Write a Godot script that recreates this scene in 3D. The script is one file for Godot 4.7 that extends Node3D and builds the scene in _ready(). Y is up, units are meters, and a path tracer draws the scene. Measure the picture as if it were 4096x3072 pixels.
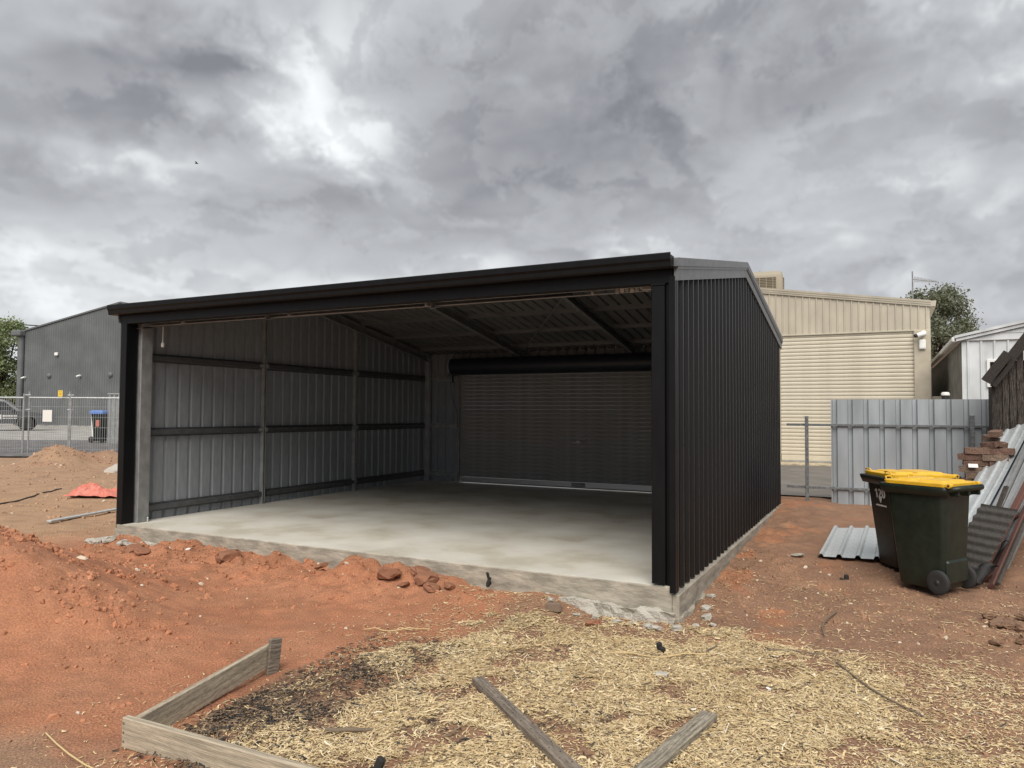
extends Node3D

# Axes: x runs along the front of the new shed, y is up (0 = top of its slab), -z goes to its back.
const W := 6.89
const DEP := 6.84
const PITCH := 0.174
const EAVE := 2.60
const EYE := Vector3(8.4346, 1.4041, 5.9123)

var M := {}
var used := {}
var rng := RandomNumberGenerator.new()
var n_low := FastNoiseLite.new()
var n_mid := FastNoiseLite.new()
var n_fine := FastNoiseLite.new()
var n_cell := FastNoiseLite.new()
var n_patch := FastNoiseLite.new()

# ---------------------------------------------------------------- helpers
func numbered(called: String) -> String:
	var n: int = used.get(called, 0)
	used[called] = n + 1
	return called if n == 0 else "%s_%03d" % [called, n]

func tag(o: Node, label: String, category: String, group := "") -> Node:
	o.set_meta("label", label)
	o.set_meta("category", category)
	if group != "":
		o.set_meta("group", group)
	return o

func thing(called: String, label: String, category: String, at := Vector3.ZERO, turn := 0.0, group := "") -> Node3D:
	var o := Node3D.new()
	o.name = numbered(called)
	add_child(o)
	o.position = at
	o.rotation.y = turn
	tag(o, label, category, group)
	return o

func inst(parent: Node, called: String, mesh: Mesh, m: Material = null, xf := Transform3D()) -> MeshInstance3D:
	var o := MeshInstance3D.new()
	o.name = numbered(called) if parent == self else called
	o.mesh = mesh
	if m:
		o.material_override = m
	o.transform = xf
	parent.add_child(o, true)
	return o

func struct(called: String, mesh: Mesh, m: Material = null) -> MeshInstance3D:
	var o := inst(self, called, mesh, m)
	o.set_meta("kind", "structure")
	return o

func new_st() -> SurfaceTool:
	var st := SurfaceTool.new()
	st.begin(Mesh.PRIMITIVE_TRIANGLES)
	return st

func done(st: SurfaceTool) -> ArrayMesh:
	st.generate_normals()
	return st.commit()

func tri(st: SurfaceTool, a: Vector3, b: Vector3, c: Vector3, g := -1) -> void:
	for p in [a, b, c]:
		st.set_smooth_group(g)
		st.add_vertex(p)

func quad(st: SurfaceTool, a: Vector3, b: Vector3, c: Vector3, d: Vector3, g := -1) -> void:
	tri(st, a, b, c, g)
	tri(st, a, c, d, g)

func box(st: SurfaceTool, c: Vector3, s: Vector3, bas := Basis(), bevel := 0.0) -> void:
	var h := s * 0.5
	var b := minf(bevel, minf(h.x, minf(h.y, h.z)) * 0.9)
	if b <= 0.0:
		var p := []
		for i in 8:
			p.append(c + bas * Vector3(h.x if i & 1 else -h.x, h.y if i & 2 else -h.y, h.z if i & 4 else -h.z))
		for f in [[0, 1, 3, 2], [5, 4, 6, 7], [4, 0, 2, 6], [1, 5, 7, 3], [2, 3, 7, 6], [4, 5, 1, 0]]:
			quad(st, p[f[3]], p[f[2]], p[f[1]], p[f[0]])
		return
	var k := h - Vector3(b, b, b)
	for ax in 3:
		var u := (ax + 1) % 3
		var v := (ax + 2) % 3
		for sg in [-1.0, 1.0]:
			var q := []
			for t in [[-1, -1], [1, -1], [1, 1], [-1, 1]]:
				var w := Vector3.ZERO
				w[ax] = h[ax] * sg
				w[u] = k[u] * t[0]
				w[v] = k[v] * t[1]
				q.append(c + bas * w)
			if sg > 0:
				quad(st, q[3], q[2], q[1], q[0])
			else:
				quad(st, q[0], q[1], q[2], q[3])
		for su in [-1.0, 1.0]:
			for sv in [-1.0, 1.0]:
				var q2 := []
				for e in [-1.0, 1.0]:
					var w1 := Vector3.ZERO
					w1[ax] = k[ax] * e
					w1[u] = h[u] * su
					w1[v] = k[v] * sv
					var w2 := Vector3.ZERO
					w2[ax] = k[ax] * e
					w2[u] = k[u] * su
					w2[v] = h[v] * sv
					q2.append(c + bas * w1)
					q2.append(c + bas * w2)
				if su * sv > 0:
					quad(st, q2[0], q2[2], q2[3], q2[1])
				else:
					quad(st, q2[1], q2[3], q2[2], q2[0])
	for sx in [-1.0, 1.0]:
		for sy in [-1.0, 1.0]:
			for sz in [-1.0, 1.0]:
				var a := c + bas * Vector3(h.x * sx, k.y * sy, k.z * sz)
				var bb := c + bas * Vector3(k.x * sx, h.y * sy, k.z * sz)
				var d := c + bas * Vector3(k.x * sx, k.y * sy, h.z * sz)
				if sx * sy * sz > 0:
					tri(st, a, d, bb)
				else:
					tri(st, a, bb, d)

func box_mesh(c: Vector3, s: Vector3, bas := Basis(), bevel := 0.0) -> ArrayMesh:
	var st := new_st()
	box(st, c, s, bas, bevel)
	return done(st)

func frame_for(d: Vector3) -> Basis:
	var z := d.normalized()
	var up := Vector3.UP if absf(z.y) < 0.95 else Vector3.RIGHT
	var x := up.cross(z).normalized()
	return Basis(x, z.cross(x), z)

func tube(st: SurfaceTool, pts: Array, r, n := 8, caps := true) -> void:
	var rings := []
	for i in pts.size():
		var a: Vector3 = pts[maxi(i - 1, 0)]
		var b: Vector3 = pts[mini(i + 1, pts.size() - 1)]
		var f := frame_for(b - a)
		var rad: float = r[i] if r is Array else r
		var ring := []
		for k in n:
			var t := TAU * k / n
			ring.append(pts[i] + f.x * cos(t) * rad + f.y * sin(t) * rad)
		rings.append(ring)
	loft(st, rings, caps, 1)

func loft(st: SurfaceTool, rings: Array, caps := true, g := 1) -> void:
	for i in rings.size() - 1:
		var a: Array = rings[i]
		var b: Array = rings[i + 1]
		for k in a.size():
			var l := (k + 1) % a.size()
			quad(st, a[k], b[k], b[l], a[l], g)
	if caps:
		for e in [0, rings.size() - 1]:
			var ring: Array = rings[e]
			var c := Vector3.ZERO
			for p in ring:
				c += p
			c /= ring.size()
			for k in ring.size():
				var l := (k + 1) % ring.size()
				if e == 0:
					tri(st, c, ring[k], ring[l])
				else:
					tri(st, c, ring[l], ring[k])

func lathe(st: SurfaceTool, prof: Array, n: int, xf := Transform3D()) -> void:
	# prof: Vector2(radius, height) along local y
	var rings := []
	for p in prof:
		var ring := []
		for k in n:
			var t := TAU * k / n
			ring.append(xf * Vector3(cos(t) * p.x, p.y, sin(t) * p.x))
		rings.append(ring)
	loft(st, rings, true, 1)

func extrude(st: SurfaceTool, poly: Array, o: Vector3, ax: Vector3, ay: Vector3, along: Vector3) -> void:
	# closed profile of Vector2 in the plane (ax, ay), swept by the vector along
	var a := []
	var b := []
	for p in poly:
		a.append(o + ax * p.x + ay * p.y)
		b.append(a[-1] + along)
	for k in poly.size():
		var l := (k + 1) % poly.size()
		quad(st, a[k], b[k], b[l], a[l])
	var idx := Geometry2D.triangulate_polygon(PackedVector2Array(poly))
	for i in range(0, idx.size(), 3):
		tri(st, a[idx[i]], a[idx[i + 1]], a[idx[i + 2]])
		tri(st, b[idx[i]], b[idx[i + 2]], b[idx[i + 1]])

func round_rect(cx: float, cz: float, hx: float, hz: float, r: float, y: float, per := 4) -> Array:
	var out := []
	for q in 4:
		var sx: float = [1.0, -1.0, -1.0, 1.0][q]
		var sz: float = [1.0, 1.0, -1.0, -1.0][q]
		for k in per + 1:
			var t := PI * 0.5 * (q + float(k) / per)
			out.append(Vector3(cx + sx * (hx - r) + cos(t) * r, y, cz + sz * (hz - r) + sin(t) * r))
	return out

# ribbed sheet metal: profile points (s across, o outward); u across, n outward, v along the ribs
func rib_profile(width: float, pitch: float, base: float, crest: float, high: float, first: float) -> Array:
	var out := [Vector2(0, 0)]
	var c := first
	while c + base * 0.5 < width + 0.001:
		out.append_array([Vector2(c - base * 0.5, 0), Vector2(c - crest * 0.5, high), Vector2(c + crest * 0.5, high), Vector2(c + base * 0.5, 0)])
		c += pitch
	if out[-1].x < width - 0.002:
		out.append(Vector2(width, 0))
	return out

func wave_profile(width: float, pitch: float, high: float, steps := 8) -> Array:
	var out := []
	var n := int(round(width / pitch * steps))
	for i in n + 1:
		var s := width * i / n
		out.append(Vector2(s, high * 0.5 * (1.0 - cos(TAU * s / pitch))))
	return out

func sheet(prof: Array, o: Vector3, u: Vector3, n: Vector3, v: Vector3, bottom: Callable, top: Callable, m_out: Material, m_in: Material, smooth := false, sag := 0.0) -> ArrayMesh:
	var mesh := ArrayMesh.new()
	var g := 1 if smooth else -1
	for side in 2:
		var st := new_st()
		var off := 0.0009 if side == 0 else -0.0009
		for i in prof.size() - 1:
			var p: Vector2 = prof[i]
			var q: Vector2 = prof[i + 1]
			var a: Vector3 = o + u * p.x + n * (p.y + off)
			var b: Vector3 = o + u * q.x + n * (q.y + off)
			var pb: float = bottom.call(p.x)
			var pt: float = top.call(p.x)
			var qb: float = bottom.call(q.x)
			var qt: float = top.call(q.x)
			var steps := 1 if sag == 0.0 else 6
			for k in steps:
				var f0 := float(k) / steps
				var f1 := float(k + 1) / steps
				var s0 := n * -sag * 4.0 * f0 * (1.0 - f0)
				var s1 := n * -sag * 4.0 * f1 * (1.0 - f1)
				var c0 := a + v * lerpf(pb, pt, f0) + s0
				var c1 := a + v * lerpf(pb, pt, f1) + s1
				var d0 := b + v * lerpf(qb, qt, f0) + s0
				var d1 := b + v * lerpf(qb, qt, f1) + s1
				if side == 0:
					quad(st, c0, c1, d1, d0, g)
				else:
					quad(st, d0, d1, c1, c0, g)
		st.generate_normals()
		st.set_material(m_out if side == 0 else m_in)
		st.commit(mesh)
	return mesh

func rock_mesh(sd: int, flat: float, rough: float) -> ArrayMesh:
	var nz := FastNoiseLite.new()
	nz.seed = sd
	nz.frequency = 0.9
	var st := new_st()
	var base := [Vector3.UP, Vector3.DOWN, Vector3.LEFT, Vector3.RIGHT, Vector3.FORWARD, Vector3.BACK]
	var faces := [[0, 3, 5], [0, 5, 2], [0, 2, 4], [0, 4, 3], [1, 5, 3], [1, 2, 5], [1, 4, 2], [1, 3, 4]]
	var tris := []
	for f in faces:
		tris.append([base[f[0]], base[f[1]], base[f[2]]])
	for lvl in 2:
		var nxt := []
		for t in tris:
			var ab: Vector3 = (t[0] + t[1]).normalized()
			var bc: Vector3 = (t[1] + t[2]).normalized()
			var ca: Vector3 = (t[2] + t[0]).normalized()
			nxt.append_array([[t[0], ab, ca], [ab, t[1], bc], [ca, bc, t[2]], [ab, bc, ca]])
		tris = nxt
	for t in tris:
		var q := []
		for p in t:
			var k := 1.0 + rough * nz.get_noise_3dv(p * 1.6) + rough * 0.5 * nz.get_noise_3dv(p * 4.1)
			var w: Vector3 = p * k
			w.x = clampf(w.x, -0.8, 0.86)
			w.y = clampf(w.y, -0.75, 0.7) * flat
			w.z = clampf(w.z, -0.9, 0.78)
			q.append(w * 0.5)
		tri(st, q[0], q[1], q[2], -1)
	return done(st)

# ---------------------------------------------------------------- materials
func lin(r: float, g: float, b: float) -> Color:
	return Color(r, g, b).linear_to_srgb()

func noise_tex(sd: int, freq: float, lo: float, hi: float, octaves := 4, size := 512, kind := FastNoiseLite.TYPE_SIMPLEX_SMOOTH, normal := 0.0) -> NoiseTexture2D:
	var f := FastNoiseLite.new()
	f.seed = sd
	f.noise_type = kind
	f.frequency = freq
	f.fractal_octaves = octaves
	f.fractal_gain = 0.55
	var t := NoiseTexture2D.new()
	t.width = size
	t.height = size
	t.seamless = true
	t.noise = f
	if normal > 0.0:
		t.as_normal_map = true
		t.bump_strength = normal
	else:
		var g := Gradient.new()
		g.set_color(0, Color(lo, lo, lo))
		g.set_color(1, Color(hi, hi, hi))
		g.set_offset(0, 0.15)
		g.set_offset(1, 0.85)
		t.color_ramp = g
	return t

func mat(called: String, c: Color, rough := 0.8, metal := 0.0, tex: Texture2D = null, scale := Vector3.ONE, bump: Texture2D = null, bump_scale := 1.0, world := false) -> StandardMaterial3D:
	var m := StandardMaterial3D.new()
	m.resource_name = called
	m.albedo_color = c
	m.roughness = rough
	m.metallic = metal
	if tex or bump:
		m.uv1_triplanar = true
		m.uv1_world_triplanar = world
		m.uv1_scale = scale
	if tex:
		m.albedo_texture = tex
	if bump:
		m.normal_enabled = true
		m.normal_texture = bump
		m.normal_scale = bump_scale
	M[called] = m
	return m

func materials() -> void:
	var t_mottle := noise_tex(3, 0.012, 0.72, 1.0, 5)
	var t_grain := noise_tex(5, 0.06, 0.55, 1.0, 4)
	var t_speck := noise_tex(7, 0.16, 0.5, 1.0, 3)
	var t_soft := noise_tex(11, 0.008, 0.86, 1.0, 3)
	var t_faint := noise_tex(12, 0.01, 0.93, 1.0, 3)
	var b_fine := noise_tex(9, 0.09, 0, 1, 4, 512, FastNoiseLite.TYPE_SIMPLEX_SMOOTH, 6.0)
	var b_rough := noise_tex(13, 0.035, 0, 1, 5, 512, FastNoiseLite.TYPE_SIMPLEX_SMOOTH, 10.0)
	M["t_grain"] = t_grain
	mat("black_steel", lin(0.0072, 0.0079, 0.0094), 0.36, 0.0, t_soft, Vector3(1.2, 0.5, 1.2))
	mat("black_trim", lin(0.007, 0.0074, 0.0085), 0.4, 0.0, t_soft, Vector3(1.5, 0.6, 1.5))
	mat("grey_trim", lin(0.165, 0.175, 0.187), 0.38, 0.0, t_soft, Vector3(1.5, 1.5, 1.5))
	M["black_steel"].metallic_specular = 0.45
	M["black_trim"].metallic_specular = 0.3
	mat("sheet_back", lin(0.25, 0.272, 0.295), 0.45, 0.0, t_faint, Vector3(2, 0.6, 2))
	mat("galv", lin(0.40, 0.415, 0.42), 0.42, 0.35, t_soft, Vector3(1.5, 1, 1.5))
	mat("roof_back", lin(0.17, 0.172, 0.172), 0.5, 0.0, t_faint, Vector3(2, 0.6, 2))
	mat("galv_dull", lin(0.28, 0.29, 0.295), 0.5, 0.25, t_soft, Vector3(1.5, 1, 1.5))
	mat("purlin_steel", lin(0.17, 0.175, 0.18), 0.5, 0.2)
	mat("girt_steel", lin(0.10, 0.105, 0.11), 0.5, 0.2, t_soft, Vector3(1.5, 1, 1.5))
	mat("galv_bright", lin(0.60, 0.64, 0.66), 0.33, 0.3, t_soft, Vector3(4, 4, 4))
	mat("door_grey", lin(0.27, 0.27, 0.265), 0.75, 0.0, t_soft, Vector3(1, 3, 1))
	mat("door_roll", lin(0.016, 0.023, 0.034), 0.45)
	mat("alu", lin(0.55, 0.56, 0.58), 0.35, 0.5)
	mat("brown_tube", lin(0.30, 0.265, 0.235), 0.35, 0.45)
	var t_slab := noise_tex(21, 0.006, 0.88, 1.0, 6)
	var gs := Gradient.new()
	gs.offsets = PackedFloat32Array([0.12, 0.42, 0.6, 0.9])
	gs.colors = PackedColorArray([Color(0.86, 0.84, 0.80), Color(0.94, 0.93, 0.91), Color(0.96, 0.955, 0.945), Color(1.0, 1.0, 0.99)])
	t_slab.color_ramp = gs
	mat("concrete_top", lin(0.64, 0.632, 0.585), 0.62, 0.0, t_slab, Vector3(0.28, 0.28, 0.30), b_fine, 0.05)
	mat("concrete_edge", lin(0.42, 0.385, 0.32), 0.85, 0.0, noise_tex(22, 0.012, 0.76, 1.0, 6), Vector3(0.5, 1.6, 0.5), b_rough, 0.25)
	mat("concrete_rough", lin(0.82, 0.78, 0.69), 0.9, 0.0, t_speck, Vector3(2.2, 2.2, 2.2), b_rough, 1.2)
	mat("apron", lin(0.43, 0.42, 0.39), 0.85, 0.0, t_mottle, Vector3(0.12, 0.12, 0.12))
	mat("asphalt", lin(0.17, 0.165, 0.165), 0.9, 0.0, t_mottle, Vector3(0.3, 0.3, 0.3))
	mat("lane", lin(0.18, 0.165, 0.148), 0.9, 0.0, t_soft, Vector3(0.25, 0.25, 0.25))
	mat("sill", lin(0.62, 0.52, 0.36), 0.85, 0.0, t_mottle, Vector3(0.6, 0.6, 0.6))
	mat("beige", lin(0.50, 0.458, 0.37), 0.5, 0.0, t_faint, Vector3(0.3, 0.15, 0.3))
	mat("beige_door", lin(0.60, 0.55, 0.44), 0.5, 0.0, t_faint, Vector3(0.3, 0.3, 0.3))
	mat("beige_wall", lin(0.50, 0.45, 0.36), 0.8, 0.0, t_faint, Vector3(0.5, 0.5, 0.5))
	mat("louvre", lin(0.22, 0.19, 0.14), 0.7)
	mat("cooler", lin(0.31, 0.275, 0.21), 0.6)
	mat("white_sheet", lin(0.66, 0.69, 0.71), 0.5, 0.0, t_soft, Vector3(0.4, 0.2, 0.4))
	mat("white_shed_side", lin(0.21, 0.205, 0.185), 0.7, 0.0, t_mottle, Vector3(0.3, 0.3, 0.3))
	mat("white_plastic", lin(0.78, 0.78, 0.76), 0.5)
	mat("fence_sheet", lin(0.40, 0.44, 0.475), 0.45, 0.2, t_soft, Vector3(0.5, 0.12, 0.5))
	mat("fence_steel", lin(0.22, 0.235, 0.245), 0.5, 0.2, t_mottle, Vector3(2, 2, 2))
	mat("dark_building", lin(0.135, 0.145, 0.15), 0.6, 0.0, t_soft, Vector3(0.1, 0.1, 0.1))
	mat("dark_building_trim", lin(0.12, 0.13, 0.135), 0.6)
	mat("weathered_board", lin(0.088, 0.072, 0.062), 0.9, 0.0, noise_tex(31, 0.03, 0.35, 1.0, 5), Vector3(4.0, 0.35, 4.0), b_fine, 0.6)
	mat("weathered_board_red", lin(0.085, 0.058, 0.05), 0.9, 0.0, noise_tex(32, 0.03, 0.35, 1.0, 5), Vector3(4.0, 0.3, 4.0), b_fine, 0.6)
	mat("weathered_board_pale", lin(0.125, 0.105, 0.09), 0.9, 0.0, noise_tex(33, 0.03, 0.35, 1.0, 5), Vector3(4.0, 0.3, 4.0), b_fine, 0.6)
	mat("barge_timber", lin(0.06, 0.05, 0.044), 0.9, 0.0, t_grain, Vector3(0.6, 5, 5), b_fine, 0.5)
	mat("grey_timber", lin(0.50, 0.43, 0.325), 0.88, 0.0, noise_tex(34, 0.02, 0.76, 1.0, 5), Vector3(0.22, 3.4, 3.4), b_fine, 0.5)
	mat("grey_timber_dark", lin(0.27, 0.225, 0.18), 0.88, 0.0, noise_tex(35, 0.025, 0.66, 1.0, 5), Vector3(0.22, 4.0, 4.0), b_fine, 0.7)
	mat("grey_timber_pale", lin(0.40, 0.355, 0.28), 0.88, 0.0, noise_tex(36, 0.03, 0.6, 1.0, 5), Vector3(0.25, 4.0, 4.0), b_fine, 0.8)
	mat("bin_green", lin(0.012, 0.0215, 0.0135), 0.45, 0.0, t_mottle, Vector3(1.0, 1.0, 1.0), b_fine, 0.04)
	mat("bin_far", lin(0.020, 0.021, 0.017), 0.5, 0.0, t_mottle, Vector3(1.5, 1.5, 1.5))
	mat("bin_lid", lin(0.80, 0.48, 0.03), 0.42, 0.0, t_faint, Vector3(1.5, 1.5, 1.5))
	mat("bin_blue", lin(0.10, 0.20, 0.50), 0.5)
	mat("rubber", lin(0.022, 0.022, 0.023), 0.75)
	mat("rubber_hub", lin(0.03, 0.03, 0.032), 0.5)
	mat("print_white", lin(0.62, 0.64, 0.62), 0.6)
	mat("rust_sheet", lin(0.085, 0.078, 0.072), 0.75, 0.15, t_mottle, Vector3(4, 1.5, 4), b_fine, 0.4)
	mat("red_timber", lin(0.20, 0.088, 0.068), 0.85, 0.0, t_grain, Vector3(3, 3, 3), b_fine, 0.5)
	mat("pane", lin(0.012, 0.014, 0.016), 0.12, 0.0)
	for i in 3:
		var bc: Array = [[0.30, 0.185, 0.135], [0.27, 0.16, 0.12], [0.33, 0.235, 0.175]][i]
		mat("brick_%d" % i, lin(bc[0], bc[1], bc[2]), 0.95, 0.0, t_grain, Vector3(2, 2, 2), b_rough, 1.0)
	mat("clod", lin(0.52, 0.24, 0.14), 0.95, 0.0, t_speck, Vector3(2, 2, 2), b_rough, 1.0)
	mat("clod_brown", lin(0.40, 0.24, 0.155), 0.95, 0.0, t_speck, Vector3(2, 2, 2), b_rough, 1.0)
	mat("tarp", lin(0.66, 0.20, 0.145), 0.5, 0.0, t_soft, Vector3(3, 3, 3))
	mat("bag", lin(0.42, 0.39, 0.35), 0.6)
	mat("char", lin(0.02, 0.019, 0.018), 0.9)
	mat("stick", lin(0.16, 0.125, 0.09), 0.9)
	mat("straw_stem", lin(0.55, 0.42, 0.22), 0.85)
	mat("bark", lin(0.12, 0.095, 0.07), 0.95, 0.0, t_grain, Vector3(3, 1, 3))
	mat("leaf_grey", lin(0.12, 0.13, 0.092), 0.7)
	mat("leaf_green", lin(0.17, 0.21, 0.10), 0.7)
	mat("leaf_deep", lin(0.10, 0.14, 0.07), 0.7)
	for k in ["leaf_grey", "leaf_green", "leaf_deep"]:
		M[k].backlight_enabled = true
		M[k].backlight = Color(0.34, 0.38, 0.24)
	mat("car_paint", lin(0.065, 0.072, 0.078), 0.25, 0.3)
	M["car_paint"].clearcoat_enabled = true
	mat("car_glass", lin(0.02, 0.024, 0.027), 0.08, 0.0)
	mat("wire", lin(0.42, 0.44, 0.45), 0.4, 0.5)
	mat("sign_yellow", lin(0.80, 0.56, 0.06), 0.6)
	mat("sign_white", lin(0.72, 0.72, 0.70), 0.6)
	mat("sign_ink", lin(0.03, 0.03, 0.03), 0.7)
	mat("red_sticker", lin(0.50, 0.16, 0.13), 0.6)
	mat("cable", lin(0.03, 0.03, 0.03), 0.8)
	# soil: the colour is in the vertices, the textures only add grain
	var soil := StandardMaterial3D.new()
	soil.vertex_color_use_as_albedo = true
	soil.albedo_texture = noise_tex(41, 0.06, 0.7, 1.0, 6, 1024)
	soil.uv1_triplanar = true
	soil.uv1_world_triplanar = true
	soil.uv1_scale = Vector3(0.83, 0.83, 0.83)
	soil.roughness = 0.95
	soil.normal_enabled = true
	soil.normal_texture = noise_tex(42, 0.07, 0, 1, 5, 1024, FastNoiseLite.TYPE_SIMPLEX_SMOOTH, 9.0)
	soil.normal_scale = 0.65
	M["soil"] = soil
	var loose := StandardMaterial3D.new()
	loose.vertex_color_use_as_albedo = true
	loose.roughness = 0.9
	M["loose"] = loose

# ---------------------------------------------------------------- ground
const RIGHT := Vector3(0.8921, 0, -0.4518)
const AHEAD := Vector3(-0.4518, 0, -0.8921)

func street(lat: float, d: float, y := 0.0) -> Vector3:
	return Vector3(EYE.x, 0, EYE.z) + RIGHT * lat + AHEAD * d + Vector3(0, y, 0)

func sm(a: float, b: float, x: float) -> float:
	var t := clampf((x - a) / (b - a), 0.0, 1.0)
	return t * t * (3.0 - 2.0 * t)

func hump(x: float, z: float, cx: float, cz: float, rx: float, rz: float, turn: float) -> float:
	var dx := x - cx
	var dz := z - cz
	var a := (dx * cos(turn) + dz * sin(turn)) / rx
	var b := (-dx * sin(turn) + dz * cos(turn)) / rz
	return exp(-(a * a + b * b))

func rubble_band(x: float, z: float) -> float:
	# the loose spoil thrown up along the front edge of the slab
	return sm(-0.3, 0.5, x) * sm(5.4, 3.9, x) * sm(1.25, 0.15, z) * sm(-0.3, 0.0, z)

func side_band(x: float, z: float) -> float:
	return sm(8.0, 7.1, x) * sm(6.5, 7.0, x) * sm(-0.2, -1.2, z) * sm(-8.5, -6.5, z)

func plain_height(x: float, z: float) -> float:
	var back := 0.17 * sm(-1.0, -8.0, z) * sm(4.0, 6.5, x)
	var left := 0.11 * sm(1.0, -2.0, x) * sm(3.2, 0.6, z)
	var h := -0.29 + maxf(back, left)
	var p := Vector3(x - EYE.x, 0, z - EYE.z)
	var d := p.dot(AHEAD)
	var lat := p.dot(RIGHT)
	h += 0.33 * sm(21.5, 28.0, d) * sm(4.0, -6.0, lat)
	return h

func mound_height(x: float, z: float) -> float:
	var m := 1.0 * hump(x, z, 0.75, 3.05, 2.1, 1.3, -0.42)
	m += 0.20 * hump(x, z, 2.75, 2.55, 0.85, 0.5, -0.3)
	return m

var heap_a := street(-12.0, 19.5)
var heap_b := street(-11.1, 20.4)

func spoil_height(x: float, z: float) -> float:
	return 0.50 * hump(x, z, heap_a.x, heap_a.z, 0.75, 0.7, 0.0) + 0.40 * hump(x, z, heap_b.x, heap_b.z, 0.6, 0.6, 0.0) + 0.16 * hump(x, z, heap_a.x + 0.4, heap_a.z + 0.6, 2.2, 1.2, 0.5)

func gh(x: float, z: float) -> float:
	var h := plain_height(x, z)
	var far := maxf(0.0, maxf(-x - 6.0, -z - 9.0))
	if far > 16.0:
		return h
	var mo := mound_height(x, z)
	var sp := spoil_height(x, z) if x < -4.0 else 0.0
	h += mo + sp
	var rb := rubble_band(x, z)
	var sb := side_band(x, z)
	h += rb * (0.115 + 0.11 * n_low.get_noise_2d(x * 2.2 + 40.0, z * 2.0) + 0.05 * n_mid.get_noise_2d(x * 1.2, z * 1.2)) + sb * 0.07
	h += 0.105 * sm(3.4, 4.6, x) * sm(6.35, 5.9, x) * sm(0.75, 0.05, z) * sm(-0.3, 0.0, z) * (1.0 + 0.5 * n_low.get_noise_2d(x * 2.6, z * 2.6))
	# a shallow hollow between the mound and the slab
	h -= 0.07 * hump(x, z, 3.6, 2.0, 1.3, 0.8, 0.3)
	var fade := 1.0 - sm(3.0, 16.0, far)
	var lump := 0.35 + 1.2 * clampf(rb + sb * 0.8, 0.0, 1.0) + 0.7 * clampf(mo * 1.6 + sp, 0.0, 1.0)
	var straw_flat := 1.0 - 0.6 * sm(5.2, 6.2, x) * sm(0.2, 0.9, z)
	h += fade * straw_flat * (0.022 * n_low.get_noise_2d(x, z) + lump * (0.034 * n_mid.get_noise_2d(x, z) + 0.024 * n_fine.get_noise_2d(x, z)))
	# crusted clods on the mound and the thrown-up spoil
	var cl := n_cell.get_noise_2d(x, z)
	var crust := clampf(n_patch.get_noise_2d(x * 1.3 + 9.0, z * 1.3) * 2.2 + 0.1, 0.0, 1.0)
	var scab := clampf(absf(n_mid.get_noise_2d(x * 1.7 + 21.0, z * 1.7)) * 2.2, 0.0, 1.0)
	h -= 0.055 * scab * crust * clampf(mo * 2.0, 0.0, 1.0)
	h += fade * (0.075 * rb + 0.03 * sb + 0.07 * crust * clampf(mo * 2.2 + 0.15, 0.0, 1.0)) * clampf(-cl * 1.6 - 0.6, -0.5, 0.6)
	return h

func soil_color(x: float, z: float) -> Color:
	var red := Vector3(0.50, 0.213, 0.112)
	var tan_soil := Vector3(0.50, 0.315, 0.19)
	var brown := Vector3(0.335, 0.19, 0.118)
	var dusty := Vector3(0.49, 0.24, 0.137)
	var n1 := n_patch.get_noise_2d(x, z)
	var n2 := n_low.get_noise_2d(x * 2.3 + 11.0, z * 2.3)
	var c := brown
	# left yard: pale brown
	c = c.lerp(tan_soil, sm(1.2, -1.0, x + n1 * 1.2))
	# the red clay mound and its wash in front of the slab
	var wash := maxf(clampf(mound_height(x, z) * 2.4, 0.0, 1.0), sm(6.3, 5.2, x + 0.9 * n1 + 0.1 * z) * sm(-0.6, 0.2, z) * sm(4.6, 3.2, z + 0.7 * n1) * sm(-1.6, 0.2, x))
	c = c.lerp(red.lerp(dusty, clampf(0.5 + 0.9 * n2, 0.0, 1.0) * 0.65), wash)
	# bare orange patches between the straw and the slab corner and beside the wall
	var bare := sm(0.05, 0.3, n1 + 0.25 * n2) * sm(0.7, -0.1, z) * sm(6.2, 6.9, x) * sm(8.4, 7.6, x)
	c = c.lerp(Vector3(0.50, 0.21, 0.10), bare * 0.6)
	c = c.lerp(Vector3(0.55, 0.32, 0.18), clampf(0.4 * n2, 0.0, 1.0) * (1.0 - wash))
	# far side: duller
	var far := maxf(-x - 3.0, -z - 9.0)
	if far > 0.0:
		var sp := spoil_height(x, z)
		c = c.lerp(Vector3(0.47, 0.30, 0.19), sm(0.0, 8.0, far)).lerp(Vector3(0.36, 0.20, 0.13), clampf(sp * 1.6, 0, 0.8) * sm(-0.1, 0.25, n1))
	if z > 2.9 and x < 5.6:
		c = c.lerp(Vector3(0.38, 0.23, 0.145), sm(3.45, 4.0, z + 0.35 * (x - 4.6) + 0.5 * n1))
	# straw dust trodden into the soil
	if x > 4.8 and z > -0.4:
		c = c.lerp(Vector3(0.47, 0.345, 0.20), 0.75 * sm(0.35, 0.9, straw_density(x, z)))
	# dark mulch inside the corner of the edging
	var mulch := sm(6.0, 5.2, x + 0.5 * n2) * sm(1.9, 2.4, z + 0.4 * n2 + 0.3 * (x - 5.0)) * sm(4.86, 4.97, x - (z - 2.2) * 0.19) * sm(3.42, 3.36, z)
	c = c.lerp(Vector3(0.17, 0.115, 0.075), mulch * 0.8)
	c *= 1.0 + 0.16 * n_mid.get_noise_2d(x * 0.7 + 5.0, z * 0.7) + 0.14 * n_fine.get_noise_2d(x * 0.6, z * 0.6 + 3.0)
	return Color(c.x, c.y, c.z)

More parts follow.
